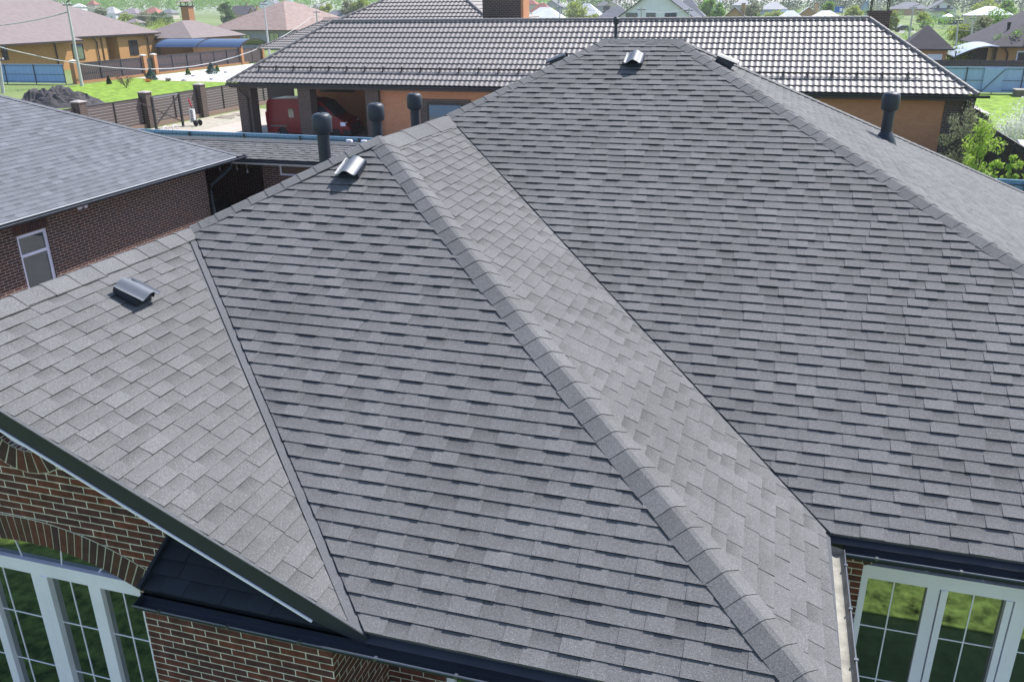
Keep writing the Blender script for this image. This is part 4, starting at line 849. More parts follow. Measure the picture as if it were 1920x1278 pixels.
for x in (-87.5, -74.2):
    for y in (yA+.2, yB-.2): b = B(); b.box(x-.06, x+.06, y-.06, y+.06, 0, 2.35); b.build('post', DBR, cn)
# far brown house with chimney
fb = house_('brick_house', 'tan-shingled house with a tall brick chimney behind the blue canopy', (-97, 164, 0), 20, 22, 3.5, 5.2, RMT, WGY, rz=R(-14), wins=(('f', -1, 1.2, 2.2, 1.4), ('f', 6.5, 1.0, 2.4, 1.9)), ov=1.0)
q = at(352, 28, Y=160); b = B(); b.box(q.x-.9, q.x+.9, 159.2, 161, 4.5, q.z+1.5); c_ = b.build('chimney', ORB, fb); b = B(); b.box(q.x-1.05, q.x+1.05, 159, 161.2, q.z+1.5, q.z+1.75)
for sx in (-.8, .8):
    for sy in (159.3, 160.9): b.box(q.x+sx-.06, q.x+sx+.06, sy-.06, sy+.06, q.z+1.75, q.z+2.5)
b.build('hood_frame', DBR, c_); b = B(); b.slab([(q.x-1.4, 158.7, q.z+2.5), (q.x+1.4, 158.7, q.z+2.5), (q.x+1.1, 161.5, q.z+2.9), (q.x-1.1, 161.5, q.z+2.9)], .1); b.build('chimney_hood', RMT, c_)
house_('annex', 'low tan-roofed annex with a brick gable end right of the tan-shingled house', (-77.5, 157, 0), 14, 8, 3.2, 2.4, RMT, mat('annex_brick', (.20, .11, .07), .85, .2, 2), rz=R(0), kind='gable', axis='x', ov=.7, cat='annex')
# --- houses placed where the photograph shows them: px centre, px eave, px width, px ridge, eave height, roof, wall, kind, label
HS = [
 (201, 26, 36, 13, RML, WWH, 'hip', 'pale grey hip-roofed house left of the mauve roofs, beyond the leaning concrete pole'),
 (237, 26, 44, 16, RMP, WCR, 'hip', 'mauve-roofed house between the pale hip roof and the pinkish one'),
 (278, 26, 40, 14, RMR, WCR, 'hip', 'pinkish-red roofed house in the far left background'),
 (310, 25, 30, 17, RMG, WCR, 'hip', 'low grey-roofed house just left of the tan house chimney'),
 (244, 43, 32, 36, RMP, WGY, 'hip', 'lavender roof half hidden behind the big brown roof'),
 (169, 9, 20, 1, RMR, WCR, 'hip', 'tiny bright red roof far away above the brown roof slope'),
 (142, 13, 22, 7, RMW, WWH, 'hip', 'small white roof just above the brown roof slope'),
 (35, 10, 36, 0, RMBl, WGY, 'hip', 'blue-grey roofed house in the top left corner'),
 (10, 26, 26, 16, RMD, WGY, 'gable', 'dark roofed shed at the left edge above the brown roof'),
 (448, 26, 44, 11, RMD, WTN, 'gable', 'dark grey roofed house with a chimney behind the tan roof ridge'),
 (472, 32, 30, 15, RMD, WTN, 'gabley', 'house end with a yellow gable and dark verge behind the tan roof'),
 (488, 21, 30, 10, RMP, WGY, 'hip', 'mauve roof just left of the second concrete pole'),
 (507, 20, 30, 10, RMBl, WGY, 'hip', 'pale blue roof beside the second concrete pole'),
 (500, 7, 36, -2, RMG, WWH, 'gabley', 'distant white-gabled house above the second concrete pole'),
 (538, 8, 24, -1, RMTq, WCR, 'hip', 'small turquoise roof in the distance'),
 (553, 20, 50, 7, RMP, WCR, 'hip', 'long pinkish roofed house behind the yellow-green bushes'),
 (592, 22, 34, 9, RMG, WCR, 'gabley', 'small grey gabled house behind the tiled roof hip'),
 (575, 36, 50, 22, RMD, WGY, 'hip', 'dark grey hip roof left of the third pole'),
 (622, 34, 60, 19, RMG, WGY, 'hip', 'light grey roof with dark trim rising behind the tiled roof'),
 (990, 9, 34, -2, RMR, WCR, 'hip', 'pink roof right behind the big dark chimney'),
 (1012, 23, 44, 6, RMR, WCR, 'hip', 'brick-red roofed house right of the big dark chimney'),
 (1034, 14, 44, 1, RMG, WGY, 'gabley', 'grey gabled house behind the brick-red roof'),
 (1012, 44, 96, 14, RMW, WWH, 'hip', 'large white sheet roof directly behind the tiled ridge'),
 (1095, 30, 60, 7, RMW, WTN, 'hip', 'white hip-roofed house between two spring trees'),
 (1130, 12, 30, 3, RMG, WGY, 'hip', 'small grey peaked roof far behind the white hip roof'),
 (1146, 12, 34, 3, RMG, WCR, 'gabley', 'small grey gable far behind the blue-grey roof'),
 (1150, 40, 84, 13, RMG, WGY, 'hip', 'blue-grey shingled roof attached left of the white gabled house'),
 (1288, 13, 40, -4, RMG, mat('pink_wall', (.6, .42, .38), .8), 'hip', 'pale pink house far behind the white gabled house'),
 (1296, 31, 50, 12, RMG, WGY, 'hip', 'grey roof attached right of the white gabled house'),
 (1344, 12, 26, 0, RMW, WWH, 'gabley', 'small white peaked roof above the green trees'),
 (1376, 40, 64, 14, RMD, WTN, 'gabley', 'brown brick gable with a dark water tank behind it'),
 (1392, 10, 40, 0, RML, WGY, 'hip', 'pale grey roof beyond the brown brick gable'),
 (1449, 18, 54, 4, RML, WBL, 'hip', 'white hip-roofed house with pale blue walls'),
 (1481, 38, 58, 20, RMW, WGY, 'hip', 'low white roof with a small dark dormer behind the tiled ridge'),
 (1515, 34, 60, 13, RMW, WTN, 'gabley', 'white roof with brick chimneys behind the tiled ridge'),
 (1549, 38, 74, 20, RMW, WGY, 'hip', 'wide white roof left of the blue billboard'),
 (1621, 18, 22, 0, RMD, WBL, 'gabley', 'dark narrow house left of the tall hooded chimney'),
 (1708, 17, 72, 4, RMG, WTN, 'hip', 'beige hip-roofed bungalow on the far green plot'),
 (1860, 29, 80, 12, RMW, WCR, 'hip', 'white roof behind the loose spring trees on the right'),
 (1470, 27, 50, 19, RMBl, WBL, 'hip', 'blue shed below the white hip-roofed house'),
]
for (px, pe, pw, pr_, rm, wm, kd, lab) in HS:
    dep = max(pe-(-1.5+(1700-px)*.0116), 4.)
    # distance chosen from the apparent eave, clamped to the settlement
    zE = 3.0; q = at(px, pe, Z=zE)
    if q.y < 0 or q.y > 520: q = at(px, pe, Y=520.)
    zE = q.z; d_ = (q-CC).dot(CF); wm_ = pw/FPX*d_; zR = at(px, pr_, Y=q.y+wm_*.3).z; hr = max(1.2, zR-zE)
    dp = min(wm_*.8, 14)
    if kd == 'hip': house_('house', lab, (q.x, q.y+dp/2, 0), wm_-1, dp-1, zE, hr, rm, wm, wins=(('f', -wm_*.22, 1.0, 1.6, 1.3), ('f', wm_*.2, 1.0, 1.6, 1.3)) if zE > 2.6 else ())
    elif kd == 'gable': house_('house', lab, (q.x, q.y+dp/2, 0), wm_-1, dp-1, zE, hr, rm, wm, kind='gable', axis='x', chim=((wm_*.2, 0, .9, hr+1.2),))
    else: house_('house', lab, (q.x, q.y+dp/2, 0), wm_-1, dp-1, zE, hr, rm, wm, kind='gable', axis='y', wins=(('f', 0, 1.0, 1.6, 1.3),) if zE > 2.6 else (), chim=((wm_*.22, 0, .9, hr+.8),))
# white gabled house in the centre
YW = 150.; c0_ = at(1228, 38, Y=YW); hw_ = (at(1310, 38, Y=YW).x-at(1146, 38, Y=YW).x)/2; zt_ = c0_.z
wh = house_('white_house', 'white gabled house with blue-framed windows peeping over the tiled ridge', (c0_.x, YW+6, 0), hw_*2+.6, 12, zt_-.4, hw_*.72, mat('slate_blue_roof', (.06, .065, .09), .8, .1), WWH, kind='gable', axis='y', ov=.6)
BLF = mat('window_blue_frame', (.10, .16, .28), .5)
for (px, pw) in ((1184, 20), (1220, 16), (1257, 20)): q = at(px, 38.5, Y=YW-.03); window(wh, (q.x-pw/2/10.2, q.y, q.z-.2), (1, 0, 0), (0, -1, 0), pw/10.2, 1.35, BLF, GLF, (.5,), (), .09, .05)
# white two-storey house on the right
q = at(1765, 37, Z=0); q = Vector((q.x*.62, q.y*.62, 0)) if q.y > 400 else q
dd = (q-CC).dot(CF); u1 = dd/FPX
w2 = house_('two_storey_house', 'white two-storey gabled house on the far green plot at the right', (q.x, q.y+6, 0), 46*u1, 12, 20*u1, 13*u1, RMG, WWH, kind='gable', axis='y', ov=.9, wins=(('f', -9*u1*1.0, 19*u1*.98, 5*u1, 6*u1), ('f', 9*u1, 19*u1*.98, 5*u1, 6*u1), ('f', 7*u1, 7*u1, 8*u1, 7*u1)))
b = B(); b.slab([(q.x-24*u1, q.y-2.5, 16*u1), (q.x+16*u1, q.y-2.5, 16*u1), (q.x+16*u1, q.y+.0, 20*u1), (q.x-24*u1, q.y+.0, 20*u1)], .3); b.build('porch_roof', RMG, w2)
# black hipped garage, right
gq = at(1735, 91, Z=2.8); gw2 = at(1790, 91, Y=gq.y).x-at(1690, 91, Y=gq.y).x; gz3 = at(1733, 46, Y=gq.y+gw2/2).z
bg_ = house_('garage', 'square garage with a steep black shingled hip roof and orange walls behind the blue gate', (at(1740, 91, Y=gq.y).x, gq.y+gw2/2, 0), gw2-1.2, gw2-1.2, 2.75, gz3-2.75, RMD, mat('orange_wall', (.50, .26, .12), .8, .06, 2), ov=.55, cat='garage')
a_ = at(1737, 112, Y=gq.y+.5); b = B(); b.box(a_.x, a_.x+1.5, gq.y+.5, gq.y+.56, .1, 2.2); b.build('garage_door', WHITE, bg_)
# right house
rq = at(1866, 87, Z=3.0); rh_ = house_('brick_bungalow', 'orange bungalow with a large black shingled roof cut by the right edge', (rq.x+9.5, rq.y+9, 0), 18, 16, 3.0, 5.6, RMD, MATS['orange_wall'], ov=.9)
a_ = at(1903, 117, Y=rq.y+1.0); window(rh_, (a_.x, rq.y+.95, 1.0), (1, 0, 0), (0, -1, 0), 2.2, 1.5, WHITE, GLF, (.5,), (), .12, .05)
b = B(); a_ = at(1889, 62, Y=rq.y+5.); b.lathe([(.16, -.8), (.16, .9), (.2, .95), (.2, 1.1)], a_, 10); b.build('flue_pipe', BLK, rh_)
a_ = at(1890, 100, Y=rq.y+.9); b = B(); b.tube([(a_.x-.6, rq.y+.1, 2.9), (a_.x, rq.y+.9, 2.2), (a_.x, rq.y+.9, 0)], .08, 6); b.build('downpipe', DBR, rh_)
# arched canopy right
ca = at(1786, 98, Y=104.); cb = at(1868, 98, Y=104.); cn = thing('arched_canopy', 'pale arched canopy over a dim carport between the black-roofed garage and the orange bungalow', 'canopy', ((ca.x+cb.x)/2, 104, 0)); b = B(); cw_ = cb.x-ca.x
zf = lambda t: ca.z-.4+1.1*math.sin(math.pi*(t*.62+.0))
for i in range(10): t0, t1 = i/10, (i+1)/10; b.slab([(ca.x+cw_*t0, 103, zf(t0)), (ca.x+cw_*t1, 103, zf(t1)), (ca.x+cw_*t1, 110, zf(t1)+.1), (ca.x+cw_*t0, 110, zf(t0)+.1)], .08)
b.build('canopy_sheet', mat('pale_polycarbonate', (.30, .32, .42), .25, .08, 2, spec=.8), cn)
b = B(); b.slab([(ca.x+.8, 108, 0), (cb.x, 108, 0), (cb.x, 108, 2.7), (ca.x+.8, 108, 2.7)], dirv=Vector((0, .1, 0))); b.build('back_panel', mat('taupe_sheet', (.13, .11, .11), .6), cn)
for x in (ca.x+.2, cb.x-.2): b = B(); b.box(x-.06, x+.06, 103.1, 103.22, 0, 2.6); b.build('post', DBR, cn)
# right fences
sheetfence('brown_fence', (8., 99), (34, 99.5), 1.9, BRN, 'long dark brown fence in front of the orange bungalow and the garage', rib=.4)
sheetfence('blue_fence', (13.6, 85), (29, 85), 2.2, mat('blue_fence_pale', (.34, .46, .70), .5, .06, 1.5), 'light blue sheet fence with a braced gate at the right edge', rib=.45, posts=2.2)
g_ = at(1848, 176, Y=84.9); g2_ = at(1868, 176, Y=84.9); t = thing('fence_gate', 'light blue braced gate leaf set in the blue fence below the white car', 'gate', ((g_.x+g2_.x)/2, 84.9, 0))
b = B(); b.box(g_.x-.4, g2_.x+.3, 84.86, 84.89, .15, 2.15); b.build('gate_leaf', MATS['blue_fence_pale'], t); b = B(); b.bar((g_.x-.4, 84.83, .2), (g2_.x+.3, 84.83, 2.0), .06); b.build('brace', POSTM, t)
sheetfence('brown_fence', (10.05, 53.5), (10.15, 34), 2.0, mat('dark_corrugated', (.05, .042, .04), .55, .15, 2), 'dark corrugated fence running away beside the blossom bush at the right', rib=.25, posts=2.5)
sheetfence('blue_fence', (5.8, 32.9), (14, 32.2), 1.95, mat('blue_fence_near', (.14, .28, .50), .5, .06, 2), 'blue sheet fence in the bottom right of the garden behind the roof edge', rib=.3)
# shed by the dark fence
t = thing('garden_shed', 'low shed with a ribbed metal roof against the dark fence', 'shed', (11.2, 41.8, 0)); b = B(); b.slab([(10.35, 40.6, 1.75), (12.0, 40.6, 1.75), (12.0, 42.4, 2.0), (10.35, 42.4, 2.0)], .06); b.build('roof', RML, t); b = B(); b.box(10.5, 11.8, 40.8, 42.2, 0, 1.72); b.build('wall', DBR, t)
t = thing('garden_box', 'weathered low wooden box on the lawn at the right edge', 'box', at(1917, 178, Z=0)); q = at(1917, 182, Z=0); b = B(); b.box(q.x-.5, q.x+1.2, q.y, q.y+1.2, 0, .5); b.build('body', mat('weathered_wood', (.18, .15, .13), .9, .3, 4), t); b = B(); b.box(q.x-.6, q.x+1.3, q.y-.1, q.y+1.3, .5, .58); b.build('lid', mat('weathered_lid', (.3, .27, .24), .9, .3, 4), t)
# =================================================================== cars
def car(name, label, loc, rz, paint, L=4.5, W=1.8, H=1.5):
    t = thing(name, label, 'car', loc, None, rz); M0 = OFF[t]
    pr = [(0, .35), (.02, .8), (.25, .95), (.9, 1.02), (1.5, H-.03), (3.0, H), (3.7, 1.0), (4.4, .92), (4.5, .6), (4.45, .3), (3.95, .3), (3.7, .6), (3.3, .3), (1.2, .3), (.9, .6), (.6, .3)]
    pr = [((x/4.5-.5)*L, z_) for x, z_ in pr]; b = B()
    def P(q, s_): return M0 @ Vector((q[0], s_*(W/2-(.18 if q[1] > 1.1 else 0)), q[1]))
    for t_ in tessellate_polygon([[Vector((q[0], q[1], 0)) for q in pr]]): b.face([P(pr[i], -1) for i in t_]); b.face([P(pr[i], 1) for i in t_][::-1])
    for i in range(len(pr)): j = (i+1) % len(pr); b.face([P(pr[i], -1), P(pr[i], 1), P(pr[j], 1), P(pr[j], -1)])
    b.build('body', paint, t)
    for s_ in (-1, 1):
        b = B(); q = [(-.28*L, 1.08), (-.15*L, H-.12), (.15*L, H-.1), (.28*L, 1.08)]; b.slab([M0 @ Vector((x, s_*(W/2-.14), z_)) for x, z_ in q], dirv=M0.to_3x3() @ Vector((0, s_*.03, 0))); b.build('side_window', GLF, t)
        b = B(); q = [Vector((s_*.165*L, -W/2+.25, H-.06)), Vector((s_*.165*L, W/2-.25, H-.06)), Vector((s_*.30*L, W/2-.1, 1.05)), Vector((s_*.30*L, -W/2+.1, 1.05))]; b.slab([M0 @ p for p in q], dirv=M0.to_3x3() @ Vector((s_*.03, 0, .03))); b.build('windscreen' if s_ > 0 else 'rear_window', GLF, t)
        for x in (-.3*L, .31*L): b = B(); b.lathe([(.0, -.1), (.3, -.1), (.31, 0), (.3, .1)], M0 @ Vector((x, s_*(W/2-.1), .31)), 14, axis=M0.to_3x3() @ Vector((0, 1, 0))); b.build('wheel', BLK, t)
    return t
q = at(1848, 136, Z=.8); car('parked_car', 'white car parked behind the light blue fence at the right', (q.x, 91, 0), R(15), mat('white_paint', (.7, .72, .76), .25, .03, spec=.7))
for i, (px, py, c_, lab) in enumerate(((1693, 60, (.03, .03, .035), 'dark car on the pale track behind the tiled roof'), (1790, 37, (.05, .06, .08), 'dark car parked right of the white two-storey house'), (1808, 34, (.03, .04, .09), 'navy car parked under the far trees right of the two-storey house'), (1905, 12, (.5, .5, .52), 'silver car on the far road at the right edge'))):
    q = at(px, py, Z=0) if py > 30 else at(px, py, Y=330.); 
    if q.y > 420: q = at(px, 40, Z=0)
    car('parked_car', lab, (q.x, q.y, 0), R(10+40*i), mat('car_paint_%s' % ['black', 'slate', 'navy', 'silver'][i], c_, .3, .03, spec=.6), L=4.6)
# row of dark containers near the white umbrella
for i in range(7):
    q = at(1762+i*7.5, 47, Z=0); b = B(); b.box(-.55, .55, -.5, .5, .1, 1.25); b.box(-.6, .6, -.55, .55, 1.25, 1.4); b.box(-.5, -.35, -.56, -.5, 0, .1); b.v = [tuple(Vector(v)+Vector((q.x, q.y, 0))) for v in b.v]
    solo(b, 'waste_bin', mat('bin_black', (.03, .035, .05), .5), 'dark lidded bin in the row of bins on the far green plot', 'bin', (q.x, q.y, 0), group='row of dark bins on the far green plot')
q = at(1777, 46, Z=0); t = thing('garden_parasol', 'small white parasol over the row of dark bins', 'parasol', (q.x, q.y+2, 0)); b = B(); b.lathe([(1.9, 2.3), (1.0, 2.75), (.05, 3.1)], (q.x, q.y+2, 0), 10); b.build('canopy', WHITE, t); b = B(); b.tube([(q.x, q.y+2, 0), (q.x, q.y+2, 3.0)], .04, 6); b.build('pole', POSTM, t)
# billboard
q = at(1572, 38, Z=0) if at(1572, 38, Z=0).y < 400 else at(1572, 24, Y=260.); q = Vector((at(1572, 24, Y=260.).x, 260., 0)); t = thing('billboard', 'small blue billboard on two posts among the far roofs', 'billboard', q)
zb_ = at(1572, 24, Y=260.).z; b = B(); b.box(q.x-1.1, q.x+1.1, 259.9, 260.1, zb_, zb_+1.5); b.build('panel', mat('billboard_blue', (.03, .14, .45), .5), t); b = B(); b.box(q.x+.2, q.x+.9, 259.86, 259.9, zb_+.3, zb_+1.1); b.build('poster_patch', WHITE, t)
for s_ in (-1, 1): b = B(); b.box(q.x+s_*1.0-.06, q.x+s_*1.0+.06, 259.95, 260.05, 0, zb_+.1); b.build('post', POSTM, t)
# =================================================================== poles and wires
CONC = mat('concrete_pole', (.46, .45, .45), .85, .12, 3)
def pole(px_t, py_t, px_b, py_b, label, z0=0, lamp=False, Y=None):
    bt = at(px_b, py_b, Z=z0) if Y is None else Vector((at(px_b, py_b, Y=Y).x, Y, 0)); tp = at(px_t, py_t, Y=bt.y); bt.z = 0
    t = thing('utility_pole', label, 'pole', bt); b = B(); b.tube([bt, tp], [max(.17, .15), .10], 8); b.build('pole_shaft', CONC, t)
    b = B(); d = .55; b.bar(tp-Vector((d, 0, .25)), tp-Vector((-d, 0, .25)), .1); b.build('cross_arm', POSTM, t)
    for s_ in (-.45, .45): b = B(); b.lathe([(.05, 0), (.07, .1), (.03, .18)], tp+Vector((s_, 0, -.2)), 6); b.build('insulator', WHITE, t)
    if lamp: b = B(); b.bar(tp, tp+Vector((.9, -.5, .25)), .12, .07); b.build('lamp_head', POSTM, t)
    return bt, tp
P1 = pole(125, 5, 154, 162, 'leaning concrete pole in front of the yellow bungalow', lamp=True)
P2 = pole(494, 5, 503, 78, 'concrete pole with a lamp rising behind the tiled roof at the left', Y=112., lamp=True)
P3 = pole(593, 20, 594, 44, 'short grey pole behind the ridge of the left tiled hip', Y=130.)
P4 = pole(1713, 12, 1706, 62, 'slim lamp pole by the pale track at the right', Y=150., lamp=True)
P5 = pole(1203, 15, 1203, 40, 'thin pole in front of the white gabled house', Y=120.)
P6 = pole(1824, 32, 1822, 78, 'slim pole left of the loose spring trees', Y=160.)
P7 = pole(1797, 40, 1795, 68, 'thin pole behind the black garage roof', Y=170.)
P8 = pole(1050, 12, 1050, 40, 'grey pole between the two yellow-green trees', Y=140.)
P9 = pole(1292, 16, 1292, 40, 'thin pole at the right roof edge of the white gabled house', Y=125.)
P10 = pole(1651, 0, 1648, 34, 'tall slim mast beside the billboard', Y=260.)
P0 = pole(-2, 108, 6, 175, 'concrete pole cut by the left edge above the grey-blue roof')
def wire(a, c, label, sag=.8, r_=.02, m=None):
    a, c = Vector(a), Vector(c); b = B(); b.tube([a.lerp(c, i/14)-Vector((0, 0, sag*4*(i/14)*(1-i/14))) for i in range(15)], r_, 4, cap=False); solo(b, 'overhead_wire', m or mat('wire_grey', (.33, .33, .34), .6), label, 'wire', a)
wire(at(-60, 52, Y=P1[1].y-6), P1[1]-Vector((0, 0, .9)), 'pale overhead wire from the left edge to the top of the leaning pole', .3, .055)
wire(P1[1], at(330, 30, Y=115), 'thin dark wire leaving the leaning pole top to the right', .5, .02)
wire(at(-60, 72, Y=66), at(590, 28, Y=130), 'long twisted pale cable crossing in front of the yellow bungalow and the canopy', 5.2, .05)
wire(at(1640, 26, Y=140), at(2000, 62, Y=120), 'upper pale wire crossing in front of the right trees', .5, .03); wire(at(1706, 44, Y=150), at(2000, 66, Y=120), 'lower pale wire above the black garage roof', .4, .035)
wire(P5[1]-Vector((0, 0, .3)), P9[1], 'thin wire between the two thin poles of the white gabled house', .4, .025)
wire(P8[1], P5[1], 'thin wire in front of the blue-grey roof and white hip roof', .5, .025)
# =================================================================== soil heap
b = B(); q = at(110, 196, Z=0); rd = random.Random(4); n1, n2 = 22, 40
def hz(i, j):
    r_ = i/n1; a_ = 2*math.pi*j/n2; x = q.x+4.1*r_*math.cos(a_); y = q.y+3.2*r_*math.sin(a_); from mathutils import noise
    h_ = 1.45*max(0, 1-r_**1.25)+(.6*noise.noise(Vector((x*.7, y*.7, 0)))+.35*noise.noise(Vector((x*2.1, y*2.1, 3)))+.2*noise.noise(Vector((x*5, y*5, 7))))*min(1, (1-r_)*4)
    return Vector((x, y, max(h_, -.02)))
for i in range(n1):
    for j in range(n2): b.face([hz(i, j), hz(i+1, j), hz(i+1, (j+1) % n2), hz(i, (j+1) % n2)])
solo(b, 'soil_heap', mat('black_soil', (.055, .05, .055), .95, .3, 3, bump=.8), 'heap of dark soil on the grass beyond the garage roof', 'heap', (q.x, q.y, 0))
# =================================================================== vegetation
BARK = mat('bark', (.10, .08, .06), .9, .3, 5)
G10 = leafm('leaf_sapling', (.26, .42, .05), (.40, .52, .10), 4)
G1 = leafm('leaf_fresh', (.14, .30, .04), (.24, .38, .08)); G2 = leafm('leaf_yellow_green', (.26, .34, .05), (.36, .40, .10)); G3 = leafm('leaf_mid', (.06, .13, .03), (.14, .22, .06)); G4 = leafm('leaf_dark', (.025, .06, .025), (.06, .11, .04)); G5 = leafm('blossom_white', (.55, .58, .48), (.78, .78, .76), 3); G6 = leafm('leaf_olive', (.17, .20, .10), (.26, .27, .16)); G7 = leafm('leaf_purple', (.10, .05, .06), (.16, .09, .08)); G8 = leafm('conifer_blue', (.06, .12, .11), (.10, .17, .15)); G9 = leafm('leaf_orange', (.5, .22, .04), (.6, .30, .05))
def leaves(b, c, r, n, size, rd, shape=(1, 1, 1), hollow=.25):
    for _ in range(n):
        while True:
            p = Vector((rd.uniform(-1, 1), rd.uniform(-1, 1), rd.uniform(-1, 1)))
            if hollow < p.length < 1: break
        q = Vector(c)+Vector((p.x*r*shape[0], p.y*r*shape[1], p.z*r*shape[2])); s_ = size*rd.uniform(.6, 1.4)
        a = Vector((rd.gauss(0, 1), rd.gauss(0, 1), rd.gauss(0, 1))).normalized(); e = a.orthogonal().normalized(); f_ = a.cross(e)
        b.face([q-e*s_, q-f_*s_*.45, q+e*s_, q+f_*s_*.45])
def tree(name, label, loc, h, r, lm, seed=1, n=900, leaf=.12, trunk=.25, cat='tree', clumps=16, group=None, stems=1):
    rd = random.Random(seed); t = thing(name, label, cat, loc, group); x, y = loc[0], loc[1]; b = B(); cr = B()
    for s_ in range(stems):
        bx, by = (0, 0) if stems == 1 else (rd.uniform(-.25, .25)*r, rd.uniform(-.25, .25)*r)
        p0 = Vector((x+bx*.3, y+by*.3, 0)); p1 = Vector((x+bx, y+by, h*trunk)); p2 = Vector((x+bx*1.6+rd.uniform(-.15, .15)*r, y+by*1.6, h*.9)); tr_ = h*.018/math.sqrt(stems)
        b.tube([p0, p1, p1.lerp(p2, .5), p2], [tr_*1.5, tr_, tr_*.6, tr_*.15], 6)
        for i in range(max(4, clumps//stems)):
            a_ = rd.uniform(0, 6.28); zz = rd.uniform(trunk, .95); rr_ = r*math.sin(math.pi*min(1, max(.12, (zz-trunk+.12)/(1.12-trunk))))*rd.uniform(.45, .95); c = Vector((x+bx+rr_*math.cos(a_), y+by+rr_*math.sin(a_), h*zz)); st = p1.lerp(p2, max(0, (zz-trunk)*.9))
            b.tube([st, st.lerp(c, .5)+Vector((0, 0, .04*h)), c], [tr_*.5, tr_*.3, tr_*.1], 4, cap=False)
            leaves(cr, c, r*rd.uniform(.25, .42), n//clumps, leaf, rd, hollow=.1)
            for _ in range(n//clumps//4): leaves(cr, st.lerp(c, rd.random()), r*.12, 1, leaf, rd)
    b.build('trunk', BARK, t); cr.build('crown', lm, t); return t
def bush(name, label, loc, h, r, lm, seed=1, n=260, leaf=.06, cat='shrub'):
    rd = random.Random(seed); t = thing(name, label, cat, loc); x, y = loc[0], loc[1]; b = B(); cr = B()
    for i in range(9):
        a_ = rd.uniform(0, 6.28); rr_ = r*rd.uniform(.2, .9); e = Vector((x+rr_*math.cos(a_), y+rr_*math.sin(a_), h*rd.uniform(.6, 1))); b.tube([(x, y, 0), Vector((x, y, 0)).lerp(e, .5)+Vector((0, 0, h*.08)), e], [.02*h, .014*h, .004*h], 4, cap=False)
        for j in range(4): leaves(cr, Vector((x, y, 0)).lerp(e, .45+.18*j), r*.28, n//36, leaf, rd, hollow=.0)
    b.build('stem', BARK, t); cr.build('foliage', lm, t); return t
def conifer(label, loc, h, r, lm, seed=1):
    rd = random.Random(seed); t = thing('conifer', label, 'tree', loc); x, y = loc[0], loc[1]; b = B(); b.tube([(x, y, 0), (x, y, h)], [.03*h, .005], 6); b.build('trunk', BARK, t); cr = B()
    for i in range(14):
        zz = h*(.08+.9*i/14); rr_ = r*(1-i/14.5)
        for j in range(9):
            a_ = rd.uniform(0, 6.28); c = Vector((x+rr_*math.cos(a_)*.8, y+rr_*math.sin(a_)*.8, zz)); leaves(cr, c, rr_*.35+.03, 8, .09*h**.5, rd, (1, 1, .4), 0)
    cr.build('crown', lm, t)
g0 = lambda px, py, z_=0: (lambda q: (q.x, q.y, 0))(at(px, py, Z=z_))
# lawn plants on the left
conifer('blue spruce beside the dark gate with an orange flowering plant at its foot', g0(284, 150), 1.25, .72, G8, 1); bush('shrub', 'orange flowering plant at the foot of the blue spruce', g0(277, 154), .3, .5, G9, 2, 200, .08)
bush('shrub', 'reddish bare-looking shrub in the middle of the bright lawn', g0(237, 165), 1.4, 1.0, G7, 3, 500, .06); conifer('narrow dark juniper on the lawn left of the reddish shrub', g0(205, 158), .9, .25, G4, 4)
conifer('small round-topped conifer on the white gravel, left of the taller one', g0(353, 141), .9, .32, G3, 5); conifer('young blue conifer on the white gravel', g0(397, 139), 1.35, .75, G8, 6); conifer('slim green juniper right beside the young blue conifer', g0(408, 135), .85, .28, G3, 7)
bush('shrub', 'low dark green cushion shrub at the lawn edge near the path', g0(316, 153), .4, .6, G4, 8, 200, .07)
for (px, py, lab) in ((363, 144, 'grey boulder on the white gravel beside the round-topped conifer'), (424, 137, 'grey boulder on the white gravel right of the young conifer'), (397, 150, 'long grey boulder by the gravel edge near the tiled roof'), (345, 152, 'low grey stone on the lawn edge by the path')):
    q = at(px, py, Z=0); b = B(); b.lathe([(.26, -.05), (.30, .07), (.22, .18), (.06, .22)], (q.x, q.y, 0), 7); solo(b, 'boulder', mat('boulder_grey', (.28, .28, .29), .9, .3, 3), lab, 'boulder', (q.x, q.y, 0))
# right garden
tree('olive_leaved_tree', 'pale olive-leaved young tree against the corner of the tiled house', (8.3, 42.0, 0), 3.5, 1.15, G6, 11, 2600, .05, .12, clumps=26, stems=3)
tree('leafy_sapling', 'bright green leafy sapling in front of the olive-leaved tree', (8.45, 39.6, 0), 3.05, .95, G10, 12, 1700, .075, .08, clumps=22, stems=3)
tree('leafy_sapling', 'shorter bright green sapling behind the blue fence corner', (7.85, 34.0, 0), 2.55, .42, G10, 13, 650, .07, .08, clumps=14, stems=2)
tree('leafy_sapling', 'slender bright green sapling in the middle behind the near blue fence', (8.45, 34.2, 0), 2.7, .36, G10, 14, 520, .07, .06, clumps=12, stems=2)
tree('leafy_sapling', 'tallest bright green sapling cut by the right edge', (9.1, 34.2, 0), 3.2, .55, G10, 15, 900, .075, .06, clumps=18, stems=2)
tree('blossom_bush', 'white blossoming bush behind the dark corrugated fence', (12.4, 49.3, 0), 2.7, 2.1, G5, 16, 6500, .06, .04, cat='bush', clumps=44, stems=5)
bush('shrub', 'yellow-green bush left of the white car behind the blue fence', g0(1775, 140), 2.6, 2.8, G2, 17, 1500, .14); bush('shrub', 'bright green small tree right of the white car', g0(1892, 140), 4.4, 2.0, G1, 18, 1500, .15)
bush('shrub', 'bare twiggy brown bush in front of the taupe canopy wall', g0(1865, 118), 3.0, 2.2, G6, 19, 900, .12)
